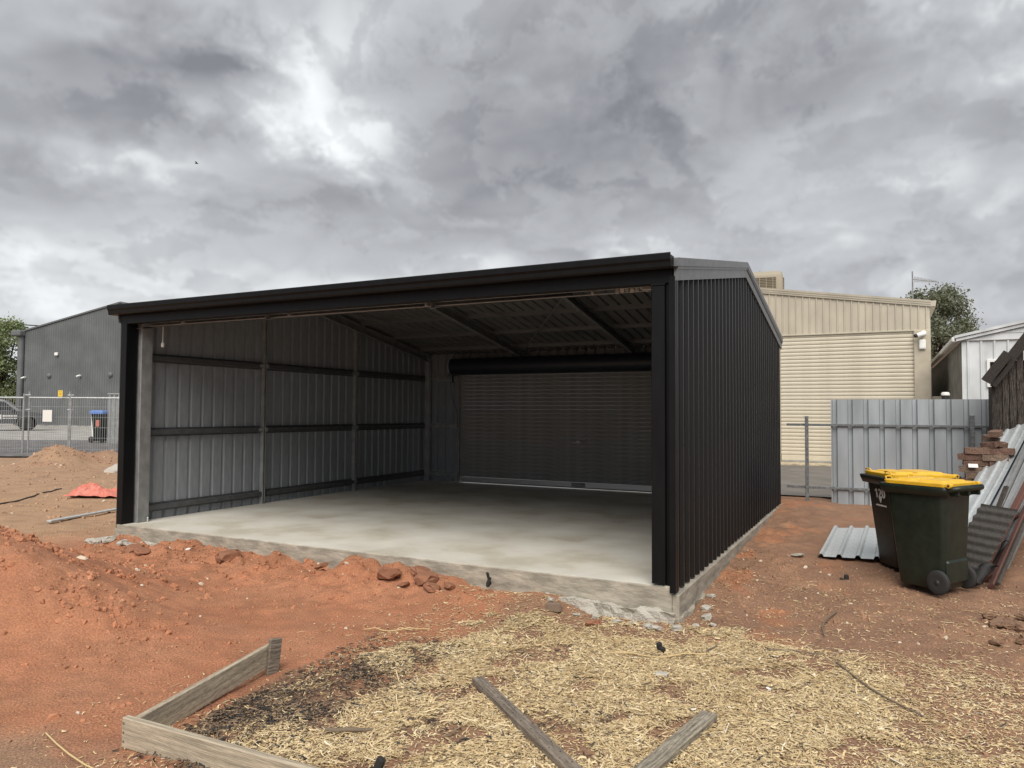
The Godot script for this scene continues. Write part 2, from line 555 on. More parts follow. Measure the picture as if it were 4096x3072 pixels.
func axis_steps(lo: float, hi: float, step: float, end_lo: float, end_hi: float) -> Array:
	var out := []
	var v := lo
	while v < hi:
		out.append(v)
		v += step
	var s := step
	while out[-1] < end_hi:
		s = minf(s * (1.06 if out[-1] < hi + 10.0 else 1.3), 60.0)
		out.append(out[-1] + s)
	s = step
	var front := []
	v = lo
	while v > end_lo:
		s = minf(s * (1.016 if v > lo - 17.0 else 1.3), 60.0)
		v -= s
		front.append(v)
	front.reverse()
	return front + out

func build_ground() -> void:
	var xs := axis_steps(-1.6, 10.4, 0.034, -500.0, 400.0)
	var zs := axis_steps(-3.4, 4.4, 0.034, -500.0, 300.0)
	var nx := xs.size()
	var nz := zs.size()
	var verts := PackedVector3Array()
	var cols := PackedColorArray()
	verts.resize(nx * nz)
	cols.resize(nx * nz)
	for j in nz:
		for i in nx:
			var x: float = xs[i]
			var z: float = zs[j]
			verts[j * nx + i] = Vector3(x, gh(x, z), z)
			cols[j * nx + i] = soil_color(x, z)
	var norms := PackedVector3Array()
	norms.resize(nx * nz)
	for j in nz:
		var j0 := maxi(j - 1, 0)
		var j1 := mini(j + 1, nz - 1)
		for i in nx:
			var a := verts[j * nx + maxi(i - 1, 0)]
			var b := verts[j * nx + mini(i + 1, nx - 1)]
			var c := verts[j0 * nx + i]
			var d := verts[j1 * nx + i]
			norms[j * nx + i] = (d - c).cross(b - a).normalized()
	# the heaps are cut out of the same skin, so that they meet the ground without a seam
	var idx := [PackedInt32Array(), PackedInt32Array(), PackedInt32Array(), PackedInt32Array()]
	for j in nz - 1:
		for i in nx - 1:
			var a := j * nx + i
			var p := verts[a]
			var which := 0
			if p.x > -3.0 and p.x < 6.0 and p.z > 0.4 and mound_height(p.x, p.z) > 0.10:
				which = 1
			elif p.x < -6.0 and p.x > -20.0 and p.z < 0.0 and spoil_height(p.x, p.z) > 0.11:
				which = 2 if Vector2(p.x - heap_a.x, p.z - heap_a.z).length() < 1.35 * Vector2(p.x - heap_b.x, p.z - heap_b.z).length() else 3
			idx[which].append_array(PackedInt32Array([a, a + 1, a + nx, a + 1, a + nx + 1, a + nx]))
	for w in 4:
		var remap := {}
		var v2 := PackedVector3Array()
		var n2 := PackedVector3Array()
		var c2 := PackedColorArray()
		var id2 := PackedInt32Array()
		id2.resize(idx[w].size())
		for t in idx[w].size():
			var q: int = idx[w][t]
			if not remap.has(q):
				remap[q] = v2.size()
				v2.append(verts[q])
				n2.append(norms[q])
				c2.append(cols[q])
			id2[t] = remap[q]
		var arr := []
		arr.resize(Mesh.ARRAY_MAX)
		arr[Mesh.ARRAY_VERTEX] = v2
		arr[Mesh.ARRAY_NORMAL] = n2
		arr[Mesh.ARRAY_COLOR] = c2
		arr[Mesh.ARRAY_INDEX] = id2
		var mesh := ArrayMesh.new()
		mesh.add_surface_from_arrays(Mesh.PRIMITIVE_TRIANGLES, arr)
		if w == 0:
			struct("ground", mesh, M.soil)
		else:
			var o := inst(self, ["", "clay_mound", "spoil_heap", "spoil_heap"][w], mesh, M.soil)
			tag(o, ["", "large red clay mound in the left foreground", "pointed brown spoil heap against the mesh fence", "smaller dark brown spoil heap beside the garage's left post"][w], "soil heap")

# strips of paving in the street frame, laid over the ground
func paving(called: String, lat0: float, lat1: float, d0: float, d1: float, lift: float, m: Material) -> void:
	var st := new_st()
	var nl := 12
	var nd := 16
	for i in nl:
		for j in nd:
			var q := []
			for c in [[0, 0], [0, 1], [1, 1], [1, 0]]:
				var p := street(lerpf(lat0, lat1, float(i + c[0]) / nl), lerpf(d0, d1, float(j + c[1]) / nd))
				q.append(Vector3(p.x, plain_height(p.x, p.z) + lift, p.z))
			quad(st, q[0], q[1], q[2], q[3], 1)
	struct(called, done(st), m)

# ---------------------------------------------------------------- the new shed
func roof_y(z: float) -> float:
	return EAVE + PITCH * minf(-z, DEP + z)

func rough_block(lo: Vector3, hi: Vector3, step: float, amp: float, sd: int) -> ArrayMesh:
	# a lump of broken concrete: a box whose skin is pushed in and out by noise
	var nz := FastNoiseLite.new()
	nz.seed = sd
	nz.frequency = 5.0
	nz.fractal_octaves = 4
	var st := new_st()
	var c := (lo + hi) * 0.5
	for ax in 3:
		var u := (ax + 1) % 3
		var v := (ax + 2) % 3
		var nu := maxi(2, int((hi[u] - lo[u]) / step))
		var nv := maxi(2, int((hi[v] - lo[v]) / step))
		for sg in 2:
			for i in nu:
				for j in nv:
					var q := []
					for t in [[0, 0], [1, 0], [1, 1], [0, 1]]:
						var p := Vector3.ZERO
						p[ax] = hi[ax] if sg else lo[ax]
						p[u] = lerpf(lo[u], hi[u], float(i + t[0]) / nu)
						p[v] = lerpf(lo[v], hi[v], float(j + t[1]) / nv)
						var o := Vector3(nz.get_noise_3dv(p), nz.get_noise_3dv(p + Vector3(7, 3, 1)), nz.get_noise_3dv(p + Vector3(2, 9, 5)))
						q.append(p + o * amp + (p - c).normalized() * nz.get_noise_3dv(p * 2.3) * amp * 0.6)
					if sg:
						quad(st, q[3], q[2], q[1], q[0])
					else:
						quad(st, q[0], q[1], q[2], q[3])
	return done(st)

func c_beam(parent: Node, called: String, a: Vector3, b: Vector3, wide: float, deep: float, open_dir: Vector3, m: Material) -> MeshInstance3D:
	# a cold-formed channel: web of depth deep (along the cross direction), flanges of width wide towards open_dir
	var f := (b - a).normalized()
	var o := (open_dir - f * open_dir.dot(f)).normalized()
	var d := f.cross(o).normalized()
	var t := 0.004
	var lip := 0.015
	var h := deep * 0.5
	var poly := [Vector2(0, -h), Vector2(wide, -h), Vector2(wide, -h + lip), Vector2(wide - t, -h + lip), Vector2(wide - t, -h + t), Vector2(t, -h + t), Vector2(t, h - t), Vector2(wide - t, h - t), Vector2(wide - t, h - lip), Vector2(wide, h - lip), Vector2(wide, h), Vector2(0, h)]
	var st := new_st()
	extrude(st, poly, a, o, d, b - a)
	return inst(parent, called, done(st), m)

func top_hat(parent: Node, called: String, a: Vector3, b: Vector3, out: Vector3, m: Material, high := 0.06, base := 0.11) -> MeshInstance3D:
	var f := (b - a).normalized()
	var side := f.cross(out).normalized()
	var t := 0.002
	var k := base * 0.5
	var poly := [Vector2(-k, 0), Vector2(-k + 0.025, 0), Vector2(-k + 0.032, high - t), Vector2(k - 0.032, high - t), Vector2(k - 0.025, 0), Vector2(k, 0), Vector2(k, t), Vector2(k - 0.022, t), Vector2(k - 0.03, high), Vector2(-k + 0.03, high), Vector2(-k + 0.022, t), Vector2(-k, t)]
	var st := new_st()
	extrude(st, poly, a, side, out, b - a)
	return inst(parent, called, done(st), m)

func build_shed() -> void:
	var s := thing("garage", "black steel garage with open front on a new concrete slab", "garage")
	# --- slab
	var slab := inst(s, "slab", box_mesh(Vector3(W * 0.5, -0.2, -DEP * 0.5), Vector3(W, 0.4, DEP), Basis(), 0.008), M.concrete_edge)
	inst(slab, "floor_surface", box_mesh(Vector3(W * 0.5, 0.002, -DEP * 0.5 - 0.002), Vector3(W - 0.016, 0.004, DEP - 0.02)), M.concrete_top)
	var st := new_st()
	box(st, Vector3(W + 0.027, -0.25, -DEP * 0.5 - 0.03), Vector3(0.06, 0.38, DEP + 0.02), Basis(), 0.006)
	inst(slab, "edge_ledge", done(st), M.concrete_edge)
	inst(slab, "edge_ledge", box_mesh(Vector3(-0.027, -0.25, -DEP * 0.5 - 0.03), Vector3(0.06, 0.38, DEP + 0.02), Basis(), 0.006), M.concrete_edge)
	var foot := inst(slab, "rough_footing", rough_block(Vector3(5.75, -0.42, -0.5), Vector3(W + 0.03, -0.185, 0.075), 0.035, 0.05, 5), M.concrete_rough)
	foot.set_meta("label", "broken pale concrete under the front corner of the slab")
	inst(slab, "rough_footing", rough_block(Vector3(-0.2, -0.4, -0.35), Vector3(0.95, -0.165, 0.10), 0.035, 0.05, 8), M.concrete_rough)
	inst(slab, "rough_footing", rough_block(Vector3(W - 0.1, -0.42, -2.4), Vector3(W + 0.075, -0.24, -0.05), 0.04, 0.03, 9), M.concrete_edge)

	# --- wall sheets: ribs every 190 mm, four ribs to a sheet
	var cover := 0.76
	var prof := rib_profile(cover, 0.19, 0.058, 0.026, 0.029, 0.095)
	var n_side := int(ceil(DEP / cover))
	for i in n_side:
		var z0 := -i * cover
		var wd := minf(cover, DEP - i * cover)
		var pr := prof if wd > cover - 0.01 else rib_profile(wd, 0.19, 0.058, 0.026, 0.029, 0.095)
		var lap := 0.0007 * (i % 2)
		var top := func(q: float) -> float: return roof_y(z0 - q) - 0.02
		inst(s, "wall_sheet", sheet(pr, Vector3(W + 0.004 + lap, 0, z0), Vector3.FORWARD, Vector3.RIGHT, Vector3.UP, func(_q): return -0.046 - 0.004 * (i % 3), top, M.black_steel, M.sheet_back))
		inst(s, "wall_sheet", sheet(pr, Vector3(-0.004 - lap, 0, z0), Vector3.FORWARD, Vector3.LEFT, Vector3.UP, func(_q): return -0.05, top, M.black_steel, M.sheet_back))
	# back wall: beside and above the roller door
	var dl := 0.88
	var dr := 6.05
	var dtop := 2.28
	for i in 9:
		var x0 := -0.0 + i * cover
		var wd2 := minf(cover, W - x0)
		if wd2 < 0.05:
			continue
		var pr2 := rib_profile(wd2, 0.19, 0.058, 0.026, 0.029, 0.095)
		var low := func(q: float) -> float: return dtop if x0 + q > dl and x0 + q < dr else -0.05
		inst(s, "wall_sheet", sheet(pr2, Vector3(x0, 0, -DEP - 0.004), Vector3.RIGHT, Vector3.FORWARD, Vector3.UP, low, func(_q): return EAVE - 0.02, M.black_steel, M.sheet_back))
	# --- roof
	var rake := sqrt(1.0 + PITCH * PITCH)
	var half := DEP * 0.5
	for i in 10:
		var x1 := -0.04 + i * 0.7
		var pr3 := rib_profile(0.7, 0.175, 0.05, 0.022, 0.03, 0.0875)
		var vf := Vector3(0, PITCH, -1).normalized()
		var nf := Vector3(0, 1, PITCH).normalized()
		inst(s, "roof_sheet", sheet(pr3, Vector3(x1, EAVE, 0), Vector3.RIGHT, nf, vf, func(_q): return -0.06, func(_q): return half * rake, M.black_steel, M.roof_back))
		var vb := Vector3(0, PITCH, 1).normalized()
		var nb := Vector3(0, 1, -PITCH).normalized()
		inst(s, "roof_sheet", sheet(pr3, Vector3(x1, EAVE, -DEP), Vector3.RIGHT, nb, vb, func(_q): return -0.06, func(_q): return half * rake, M.black_steel, M.roof_back))
	st = new_st()
	extrude(st, [Vector2(-0.16, -0.035), Vector2(0, 0), Vector2(0.16, -0.035), Vector2(0.16, -0.028), Vector2(0, 0.007), Vector2(-0.16, -0.028)], Vector3(-0.06, roof_y(-half) + 0.038, -half), Vector3.BACK, Vector3.UP, Vector3(W + 0.12, 0, 0))
	inst(s, "ridge_cap", done(st), M.grey_trim)
	# --- barge flashings on both gables: two stepped strips to each slope
	for gx in [W, 0.0]:
		var sx := 1.0 if gx > 1.0 else -1.0
		for sl in 2:
			var za := 0.015 if sl == 0 else -DEP - 0.05
			var zb := -half
			for strip in 2:
				var hi_o := 0.072 if strip == 0 else -0.018
				var lo_o := -0.021 if strip == 0 else -0.115
				var ox := 0.070 if strip == 0 else 0.054
				st = new_st()
				var yb := roof_y(zb) - (0.0 if sl == 0 else 0.0)
				var ya := roof_y(za) if sl == 0 else EAVE - 0.02
				var a1 := Vector3(gx + sx * ox, ya + hi_o, za)
				var b1 := Vector3(gx + sx * ox, yb + hi_o, zb)
				var a2 := Vector3(gx + sx * (ox - 0.006), ya + lo_o, za)
				var b2 := Vector3(gx + sx * (ox - 0.006), yb + lo_o, zb)
				var inx := Vector3(-sx * (0.07 if strip == 0 else 0.02), 0, 0)
				var r0 := [a1, a2, a2 + inx, a1 + inx]
				var r1 := [b1, b2, b2 + inx, b1 + inx]
				loft(st, [r0, r1], true, -1)
				inst(s, "barge_flashing", done(st), M.grey_trim)
	# --- corner flashings of the front posts
	st = new_st()
	extrude(st, [Vector2(0, 0), Vector2(0.05, 0), Vector2(0.05, 0.004), Vector2(0.004, 0.004), Vector2(0.004, 0.055), Vector2(0, 0.055)], Vector3(W + 0.040, -0.042, 0.018), Vector3.LEFT, Vector3.FORWARD, Vector3(0, EAVE - 0.08 + 0.042, 0))
	inst(s, "corner_flashing", done(st), M.black_trim)
	# --- front posts: boxed black trim, the galvanised column behind
	var right_post := inst(s, "front_post", box_mesh(Vector3(W - 0.102, 1.235, -0.055), Vector3(0.112, 2.43, 0.15), Basis(), 0.005), M.black_trim)
	inst(right_post, "post_cap", box_mesh(Vector3(W - 0.102, 2.462, -0.052), Vector3(0.122, 0.022, 0.15), Basis(), 0.003), M.black_trim)
	inst(s, "post_return", box_mesh(Vector3(W - 0.022, 1.24, -0.075), Vector3(0.046, 2.47, 0.11), Basis(), 0.003), M.black_trim)
	inst(s, "front_post", box_mesh(Vector3(0.052, 1.255, -0.075), Vector3(0.105, 2.5, 0.155), Basis(), 0.005), M.black_trim)
	inst(s, "column", box_mesh(Vector3(0.10, 1.25, -0.255), Vector3(0.10, 2.49, 0.16), Basis(), 0.006), M.galv_dull)
	inst(s, "column", box_mesh(Vector3(W - 0.10, 1.25, -0.255), Vector3(0.10, 2.49, 0.16), Basis(), 0.006), M.galv)
	inst(s, "column", box_mesh(Vector3(0.10, 1.25, -DEP + 0.10), Vector3(0.09, 2.49, 0.10), Basis(), 0.005), M.galv)
	inst(s, "column", box_mesh(Vector3(W - 0.10, 1.25, -DEP + 0.10), Vector3(0.09, 2.49, 0.10), Basis(), 0.005), M.galv)
	inst(s, "anchor_bolt", box_mesh(Vector3(0.175, 0.035, -0.30), Vector3(0.02, 0.06, 0.02), Basis(), 0.006), M.alu)
	# --- header beam and gutter over the opening
	inst(s, "header_beam", box_mesh(Vector3(W * 0.5, 2.525, -0.045), Vector3(W + 0.04, 0.115, 0.09), Basis(), 0.006), M.black_trim)
	st = new_st()
	var gp := [Vector2(0.0, 0.0), Vector2(0.088, 0.0), Vector2(0.104, 0.014), Vector2(0.108, 0.048), Vector2(0.122, 0.068), Vector2(0.124, 0.112), Vector2(0.117, 0.122), Vector2(0.107, 0.118), Vector2(0.109, 0.074), Vector2(0.100, 0.054), Vector2(0.096, 0.014), Vector2(0.0, 0.008)]
	extrude(st, gp, Vector3(-0.10, 2.575, 0.006), Vector3.BACK, Vector3.UP, Vector3(W + 0.13, 0, 0))
	box(st, Vector3(W + 0.028, 2.63, 0.058), Vector3(0.004, 0.10, 0.105))
	box(st, Vector3(-0.098, 2.63, 0.058), Vector3(0.004, 0.10, 0.105))
	var gut := inst(s, "gutter", done(st), M.black_trim)
	for gx2 in [1.35, 3.1, 4.85]:
		inst(gut, "gutter_bracket", box_mesh(Vector3(gx2, 2.690, 0.07), Vector3(0.025, 0.006, 0.12)), M.black_trim)
	st = new_st()
	extrude(st, gp, Vector3(-0.10, 2.575, -DEP - 0.006), Vector3.FORWARD, Vector3.UP, Vector3(W + 0.13, 0, 0))
	inst(s, "gutter", done(st), M.black_trim)
	# --- the operator tube and its chain gear under the header
	st = new_st()
	tube(st, [Vector3(0.25, 2.492, -0.17), Vector3(W - 0.22, 2.492, -0.17)], 0.013, 10)
	var op := inst(s, "operator_tube", done(st), M.brown_tube)
	st = new_st()
	tube(st, [Vector3(0.25, 2.452, -0.20), Vector3(W - 0.22, 2.452, -0.20)], 0.008, 6)
	inst(op, "torsion_rod", done(st), M.galv_dull)
	for bx in [0.9, 2.6, 4.4, 6.15]:
		inst(op, "tube_bracket", box_mesh(Vector3(bx, 2.485, -0.175), Vector3(0.028, 0.075, 0.05), Basis(), 0.004), M.galv_dull)
	st = new_st()
	for k in 7:
		var lx := W - 0.52 + k * 0.045
		lathe(st, [Vector2(0.020, -0.006), Vector2(0.024, 0), Vector2(0.020, 0.006)], 10, Transform3D(Basis(Vector3.RIGHT, PI * 0.5 + 0.3 * (k % 2)), Vector3(lx, 2.462 + 0.008 * (k % 3), -0.19)))
	inst(op, "chain", done(st), M.galv)
	inst(op, "winch_plate", box_mesh(Vector3(W - 0.23, 2.475, -0.19), Vector3(0.13, 0.045, 0.04), Basis(), 0.006), M.galv)
	st = new_st()
	lathe(st, [Vector2(0.012, 0.0), Vector2(0.02, 0.01), Vector2(0.02, 0.05), Vector2(0.008, 0.06), Vector2(0.006, 0.26)], 10, Transform3D(Basis(), Vector3(0.30, 2.2, -0.36)))
	inst(s, "pendant_plug", done(st), M.white_plastic)
	# --- girts, mullions, rafters, purlins, braces
	for gy in [0.155, 1.12, 2.08]:
		for bay in [[-0.34, -2.33], [-2.40, -4.49], [-4.56, -DEP + 0.06]]:
			top_hat(s, "girt", Vector3(0.002, gy, bay[0]), Vector3(0.002, gy, bay[1]), Vector3.RIGHT, M.girt_steel, 0.062, 0.115)
			top_hat(s, "girt", Vector3(W - 0.002, gy, bay[0]), Vector3(W - 0.002, gy, bay[1]), Vector3.LEFT, M.galv_dull, 0.062, 0.105)
		top_hat(s, "girt", Vector3(0.14, gy, -DEP), Vector3(dl - 0.03, gy, -DEP), Vector3.BACK, M.galv, 0.062, 0.105)
		top_hat(s, "girt", Vector3(dr + 0.05, gy, -DEP), Vector3(W - 0.14, gy, -DEP), Vector3.BACK, M.galv, 0.062, 0.105)
	for mz in [-2.365, -4.525]:
		for mx in [[0.004, 1.0], [W - 0.004, -1.0]]:
			c_beam(s, "mullion", Vector3(mx[0], 0.005, mz + 0.03), Vector3(mx[0], roof_y(mz) - 0.16, mz + 0.03), 0.064, 0.055, Vector3(mx[1], 0, 0), M.galv)
		for gy2 in [1.12, 2.08]:
			inst(s, "girt_cleat", box_mesh(Vector3(0.071, gy2, mz + 0.10), Vector3(0.006, 0.05, 0.10), Basis(), 0.002), M.galv)
			inst(s, "girt_cleat", box_mesh(Vector3(0.073, gy2, mz + 0.0), Vector3(0.006, 0.06, 0.06), Basis(), 0.002), M.galv)
	for rx in [0.09, 2.28, 4.47, W - 0.09]:
		for sl in 2:
			var z2 := -0.12 if sl == 0 else -DEP + 0.06
			c_beam(s, "rafter", Vector3(rx, roof_y(z2) - 0.135, z2), Vector3(rx, roof_y(-half) - 0.135, -half), 0.06, 0.14, Vector3.RIGHT, M.galv_dull)
	for pz in [-0.45, -1.35, -2.3, -3.18, -3.68, -4.55, -5.5, -6.42]:
		var pn := Vector3(0, -1, -PITCH if pz > -half else PITCH).normalized()
		top_hat(s, "purlin", Vector3(0.03, roof_y(pz) - 0.001, pz), Vector3(W - 0.03, roof_y(pz) - 0.001, pz), pn, M.purlin_steel, 0.058, 0.10)
	for br in [[2.4, -3.7, 4.4, -6.5], [4.4, -3.7, 2.4, -6.5], [0.2, -3.7, 2.2, -6.5]]:
		st = new_st()
		var ba := Vector3(br[0], roof_y(br[1]) - 0.075, br[1])
		var bb := Vector3(br[2], roof_y(br[3]) - 0.075, br[3])
		box(st, (ba + bb) * 0.5, Vector3(0.03, 0.002, (bb - ba).length()), frame_for(bb - ba))
		inst(s, "brace_strap", done(st), M.galv_dull)
	# --- rear roller door
	var door := inst(s, "roller_door", box_mesh(Vector3((dl + dr) * 0.5, 2.30, -6.70), Vector3(dr - dl + 0.2, 0.05, 0.04), Basis(), 0.004), M.galv_dull)
	var slat_h := 0.074
	var sp := new_st()
	var sw := [Vector2(0.0, 0.0), Vector2(0.004, 0.008), Vector2(0.006, 0.020), Vector2(0.006, 0.052), Vector2(0.004, 0.064), Vector2(0.0, 0.0735), Vector2(-0.004, 0.0735), Vector2(-0.004, 0.0)]
	extrude(sp, sw, Vector3(dl + 0.01, 0, -6.72), Vector3.BACK, Vector3.UP, Vector3(dr - dl - 0.02, 0, 0))
	var slat := done(sp)
	for i in 29:
		inst(door, "slat", slat, M.door_grey, Transform3D(Basis(), Vector3(0, 0.125 + i * slat_h, 0)))
	inst(door, "bottom_rail", box_mesh(Vector3((dl + dr) * 0.5, 0.078, -6.715), Vector3(dr - dl - 0.04, 0.088, 0.035), Basis(), 0.006), M.alu)
	inst(door, "lock_plate", box_mesh(Vector3(3.42, 0.082, -6.692), Vector3(0.27, 0.078, 0.012), Basis(), 0.004), M.door_grey)
	for gx3 in [dl - 0.012, dr + 0.012]:
		inst(door, "guide_rail", box_mesh(Vector3(gx3, 1.15, -6.705), Vector3(0.045, 2.3, 0.07), Basis(), 0.004), M.galv_dull)
	st = new_st()
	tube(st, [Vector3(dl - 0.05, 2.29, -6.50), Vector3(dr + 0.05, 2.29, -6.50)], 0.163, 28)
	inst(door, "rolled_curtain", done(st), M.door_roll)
	for ex in [dl - 0.062, dr + 0.062]:
		st = new_st()
		lathe(st, [Vector2(0.15, -0.008), Vector2(0.17, -0.008), Vector2(0.17, 0.008), Vector2(0.15, 0.008)], 28, Transform3D(Basis(Vector3.BACK, PI * 0.5), Vector3(ex, 2.29, -6.50)))
		inst(door, "drum_ring", done(st), M.galv)
		st = new_st()
		box(st, Vector3(ex - 0.03, 2.27, -6.60), Vector3(0.02, 0.30, 0.36), Basis(), 0.004)
		box(st, Vector3(ex - 0.03, 2.06, -6.58), Vector3(0.02, 0.16, 0.04), Basis(), 0.004)
		inst(door, "drum_bracket", done(st), M.door_roll)
	st = new_st()
	tube(st, [Vector3(dl - 0.10, 2.05, -6.48), Vector3(dl - 0.06, 1.7, -6.50), Vector3(dl + 0.02, 1.35, -6.6), Vector3(dl - 0.03, 1.1, -6.66)], 0.004, 5)
	inst(door, "pull_cord", done(st), M.cable)
	st = new_st()
	box(st, Vector3(3.42, 0.86, -6.685), Vector3(0.07, 0.045, 0.02), Basis(), 0.005)
	tube(st, [Vector3(3.42, 0.86, -6.67), Vector3(3.42, 0.86, -6.63), Vector3(3.46, 0.865, -6.625), Vector3(3.51, 0.865, -6.625)], 0.009, 8)
	tube(st, [Vector3(3.39, 0.86, -6.67), Vector3(3.36, 0.85, -6.65), Vector3(3.33, 0.85, -6.65)], 0.008, 8)
	inst(door, "door_handle", done(st), M.alu)
	for hx in [3.29, 3.56]:
		st = new_st()
		lathe(st, [Vector2(0.011, 0), Vector2(0.009, 0.012), Vector2(0.003, 0.015)], 8, Transform3D(Basis(Vector3.RIGHT, PI * 0.5), Vector3(hx, 0.86, -6.70)))
		inst(door, "door_handle_bolt", done(st), M.alu)
	# wall fixings on the near gable
	st = new_st()
	for fy in [0.13, 1.12, 2.08]:
		for k in 34:
			var fz := -0.10 - k * 0.19 * 1.0
			if fz > -DEP + 0.1 and k % 2 == 0:
				box(st, Vector3(W + 0.009, fy, fz + 0.095 - 0.02), Vector3(0.009, 0.012, 0.012), Basis(Vector3.RIGHT, 0.6))
	var fix := inst(s, "wall_screw", done(st), M.black_trim)
	fix.set_meta("kind", "stuff")

# ---------------------------------------------------------------- right-hand neighbours
func build_beige_shed() -> void:
	var s := thing("beige_shed", "tall beige shed with wide beige roller door behind the fence", "shed")
	var z := -17.6
	var y0 := -0.13
	var edge := func(x: float) -> float: return 4.59 + (9.62 - x) * 0.150
	# gable cladding sheets over the door
	for i in 12:
		var x0 := 0.5 + i * 0.76
		var wd := 0.76
		inst(s, "wall_sheet", sheet(rib_profile(wd, 0.19, 0.05, 0.024, 0.028, 0.095), Vector3(x0, 0, z), Vector3.RIGHT, Vector3.BACK, Vector3.UP, func(_q): return 3.78, func(q: float) -> float: return edge.call(x0 + q) - 0.10, M.beige, M.beige))
	inst(s, "drip_flashing", box_mesh(Vector3(5.06, 3.765, z + 0.022), Vector3(9.12, 0.04, 0.05), Basis(), 0.006), M.beige)
	var st := new_st()
	for k in 3:
		var w0: float = [0.0, -0.062, -0.12][k]
		var h: float = [0.06, 0.055, 0.05][k]
		var dz: float = [0.085, 0.070, 0.055][k]
		loft(st, [[Vector3(0.5, edge.call(0.5) + w0, z + dz), Vector3(0.5, edge.call(0.5) + w0 - h, z + dz - 0.006), Vector3(0.5, edge.call(0.5) + w0 - h, z), Vector3(0.5, edge.call(0.5) + w0, z)],
			[Vector3(9.63, edge.call(9.63) + w0, z + dz), Vector3(9.63, edge.call(9.63) + w0 - h, z + dz - 0.006), Vector3(9.63, edge.call(9.63) + w0 - h, z), Vector3(9.63, edge.call(9.63) + w0, z)]], true, -1)
	inst(s, "barge_capping", done(st), M.beige)
	# roof and side wall
	st = new_st()
	loft(st, [[Vector3(0.5, edge.call(0.5) - 0.02, z), Vector3(9.72, edge.call(9.72) - 0.02, z), Vector3(9.72, edge.call(9.72) - 0.08, z), Vector3(0.5, edge.call(0.5) - 0.08, z)],
		[Vector3(0.5, edge.call(0.5) - 0.02, z - 10), Vector3(9.72, edge.call(9.72) - 0.02, z - 10), Vector3(9.72, edge.call(9.72) - 0.08, z - 10), Vector3(0.5, edge.call(0.5) - 0.08, z - 10)]], true, -1)
	inst(s, "roof", done(st), M.beige)
	inst(s, "side_wall", box_mesh(Vector3(9.52, 2.1, z - 5.1), Vector3(0.18, 4.5, 9.8)), M.beige_wall)
	inst(s, "pillar", box_mesh(Vector3(9.41, 1.83, z - 0.02), Vector3(0.415, 3.86, 0.22), Basis(), 0.012), M.beige_wall)
	inst(s, "door_jamb", box_mesh(Vector3(5.58, 1.83, z - 0.03), Vector3(0.14, 3.86, 0.14), Basis(), 0.008), M.beige)
	inst(s, "side_wall", box_mesh(Vector3(3.0, 1.85, z - 0.06), Vector3(5.0, 3.9, 0.12)), M.beige)
	st = new_st()
	extrude(st, [Vector2(0, 0), Vector2(0.13, 0.0), Vector2(0.15, 0.16), Vector2(0.0, 0.16)], Vector3(9.62, edge.call(9.62) - 0.17, z + 0.04), Vector3.RIGHT, Vector3.UP, Vector3(0, 0, -10))
	inst(s, "gutter", done(st), M.beige)
	st = new_st()
	tri(st, Vector3(9.625, edge.call(9.62) - 0.172, z + 0.03), Vector3(9.76, edge.call(9.62) - 0.172, z + 0.03), Vector3(9.625, edge.call(9.62) - 0.50, z + 0.03))
	tri(st, Vector3(9.625, edge.call(9.62) - 0.172, z + 0.02), Vector3(9.625, edge.call(9.62) - 0.50, z + 0.02), Vector3(9.76, edge.call(9.62) - 0.172, z + 0.02))
	quad(st, Vector3(9.76, edge.call(9.62) - 0.172, z + 0.03), Vector3(9.625, edge.call(9.62) - 0.50, z + 0.03), Vector3(9.625, edge.call(9.62) - 0.50, z + 0.02), Vector3(9.76, edge.call(9.62) - 0.172, z + 0.02))
	inst(s, "gutter_gusset", done(st), M.louvre)
	# door of curved slats
	var door := inst(s, "roller_door", box_mesh(Vector3(7.43, 0.09, z + 0.0), Vector3(3.54, 0.16, 0.05), Basis(), 0.01), M.beige_door)
	inst(door, "bottom_seal", box_mesh(Vector3(7.43, -0.015, z + 0.005), Vector3(3.54, 0.045, 0.06), Basis(), 0.008), M.galv)
	var sh := 0.1095
	var sp := new_st()
	extrude(sp, [Vector2(0, 0), Vector2(0.018, 0.010), Vector2(0.026, 0.034), Vector2(0.026, 0.076), Vector2(0.018, 0.098), Vector2(0.0, 0.107), Vector2(-0.01, 0.107), Vector2(-0.01, 0)], Vector3(5.655, 0, z - 0.02), Vector3.BACK, Vector3.UP, Vector3(3.55, 0, 0))
	var slat := done(sp)
	for i in 33:
		inst(door, "slat", slat, M.beige_door, Transform3D(Basis(), Vector3(0, 0.175 + i * sh, 0)))
	inst(s, "door_sill", box_mesh(Vector3(5.2, -0.115, z + 0.36), Vector3(9.4, 0.15, 0.74), Basis(), 0.01), M.sill)
	# low wall beyond
	var lw := inst(self, "masonry_wall", box_mesh(Vector3(9.93, 0.85, -17.75), Vector3(0.60, 2.12, 0.18), Basis(), 0.01), M.beige_wall)
	tag(lw, "short low beige wall continuing right of the beige shed pillar", "wall")

	var cam := thing("security_camera", "white bullet camera under the beige shed's cladding", "camera", Vector3(9.44, 3.67, z + 0.09))
	st = new_st()
	lathe(st, [Vector2(0.075, 0), Vector2(0.075, 0.03), Vector2(0.045, 0.06)], 14, Transform3D(Basis(Vector3.RIGHT, PI * 0.5), Vector3.ZERO))
	inst(cam, "wall_mount", done(st), M.white_plastic)
	st = new_st()
	tube(st, [Vector3(0.02, -0.01, 0.10), Vector3(-0.17, -0.075, 0.18)], [0.062, 0.062], 14)
	inst(cam, "camera_body", done(st), M.white_plastic)
	st = new_st()
	tube(st, [Vector3(-0.168, -0.075, 0.18), Vector3(-0.222, -0.093, 0.203)], [0.058, 0.052], 14)
	inst(cam, "lens", done(st), M.cable)
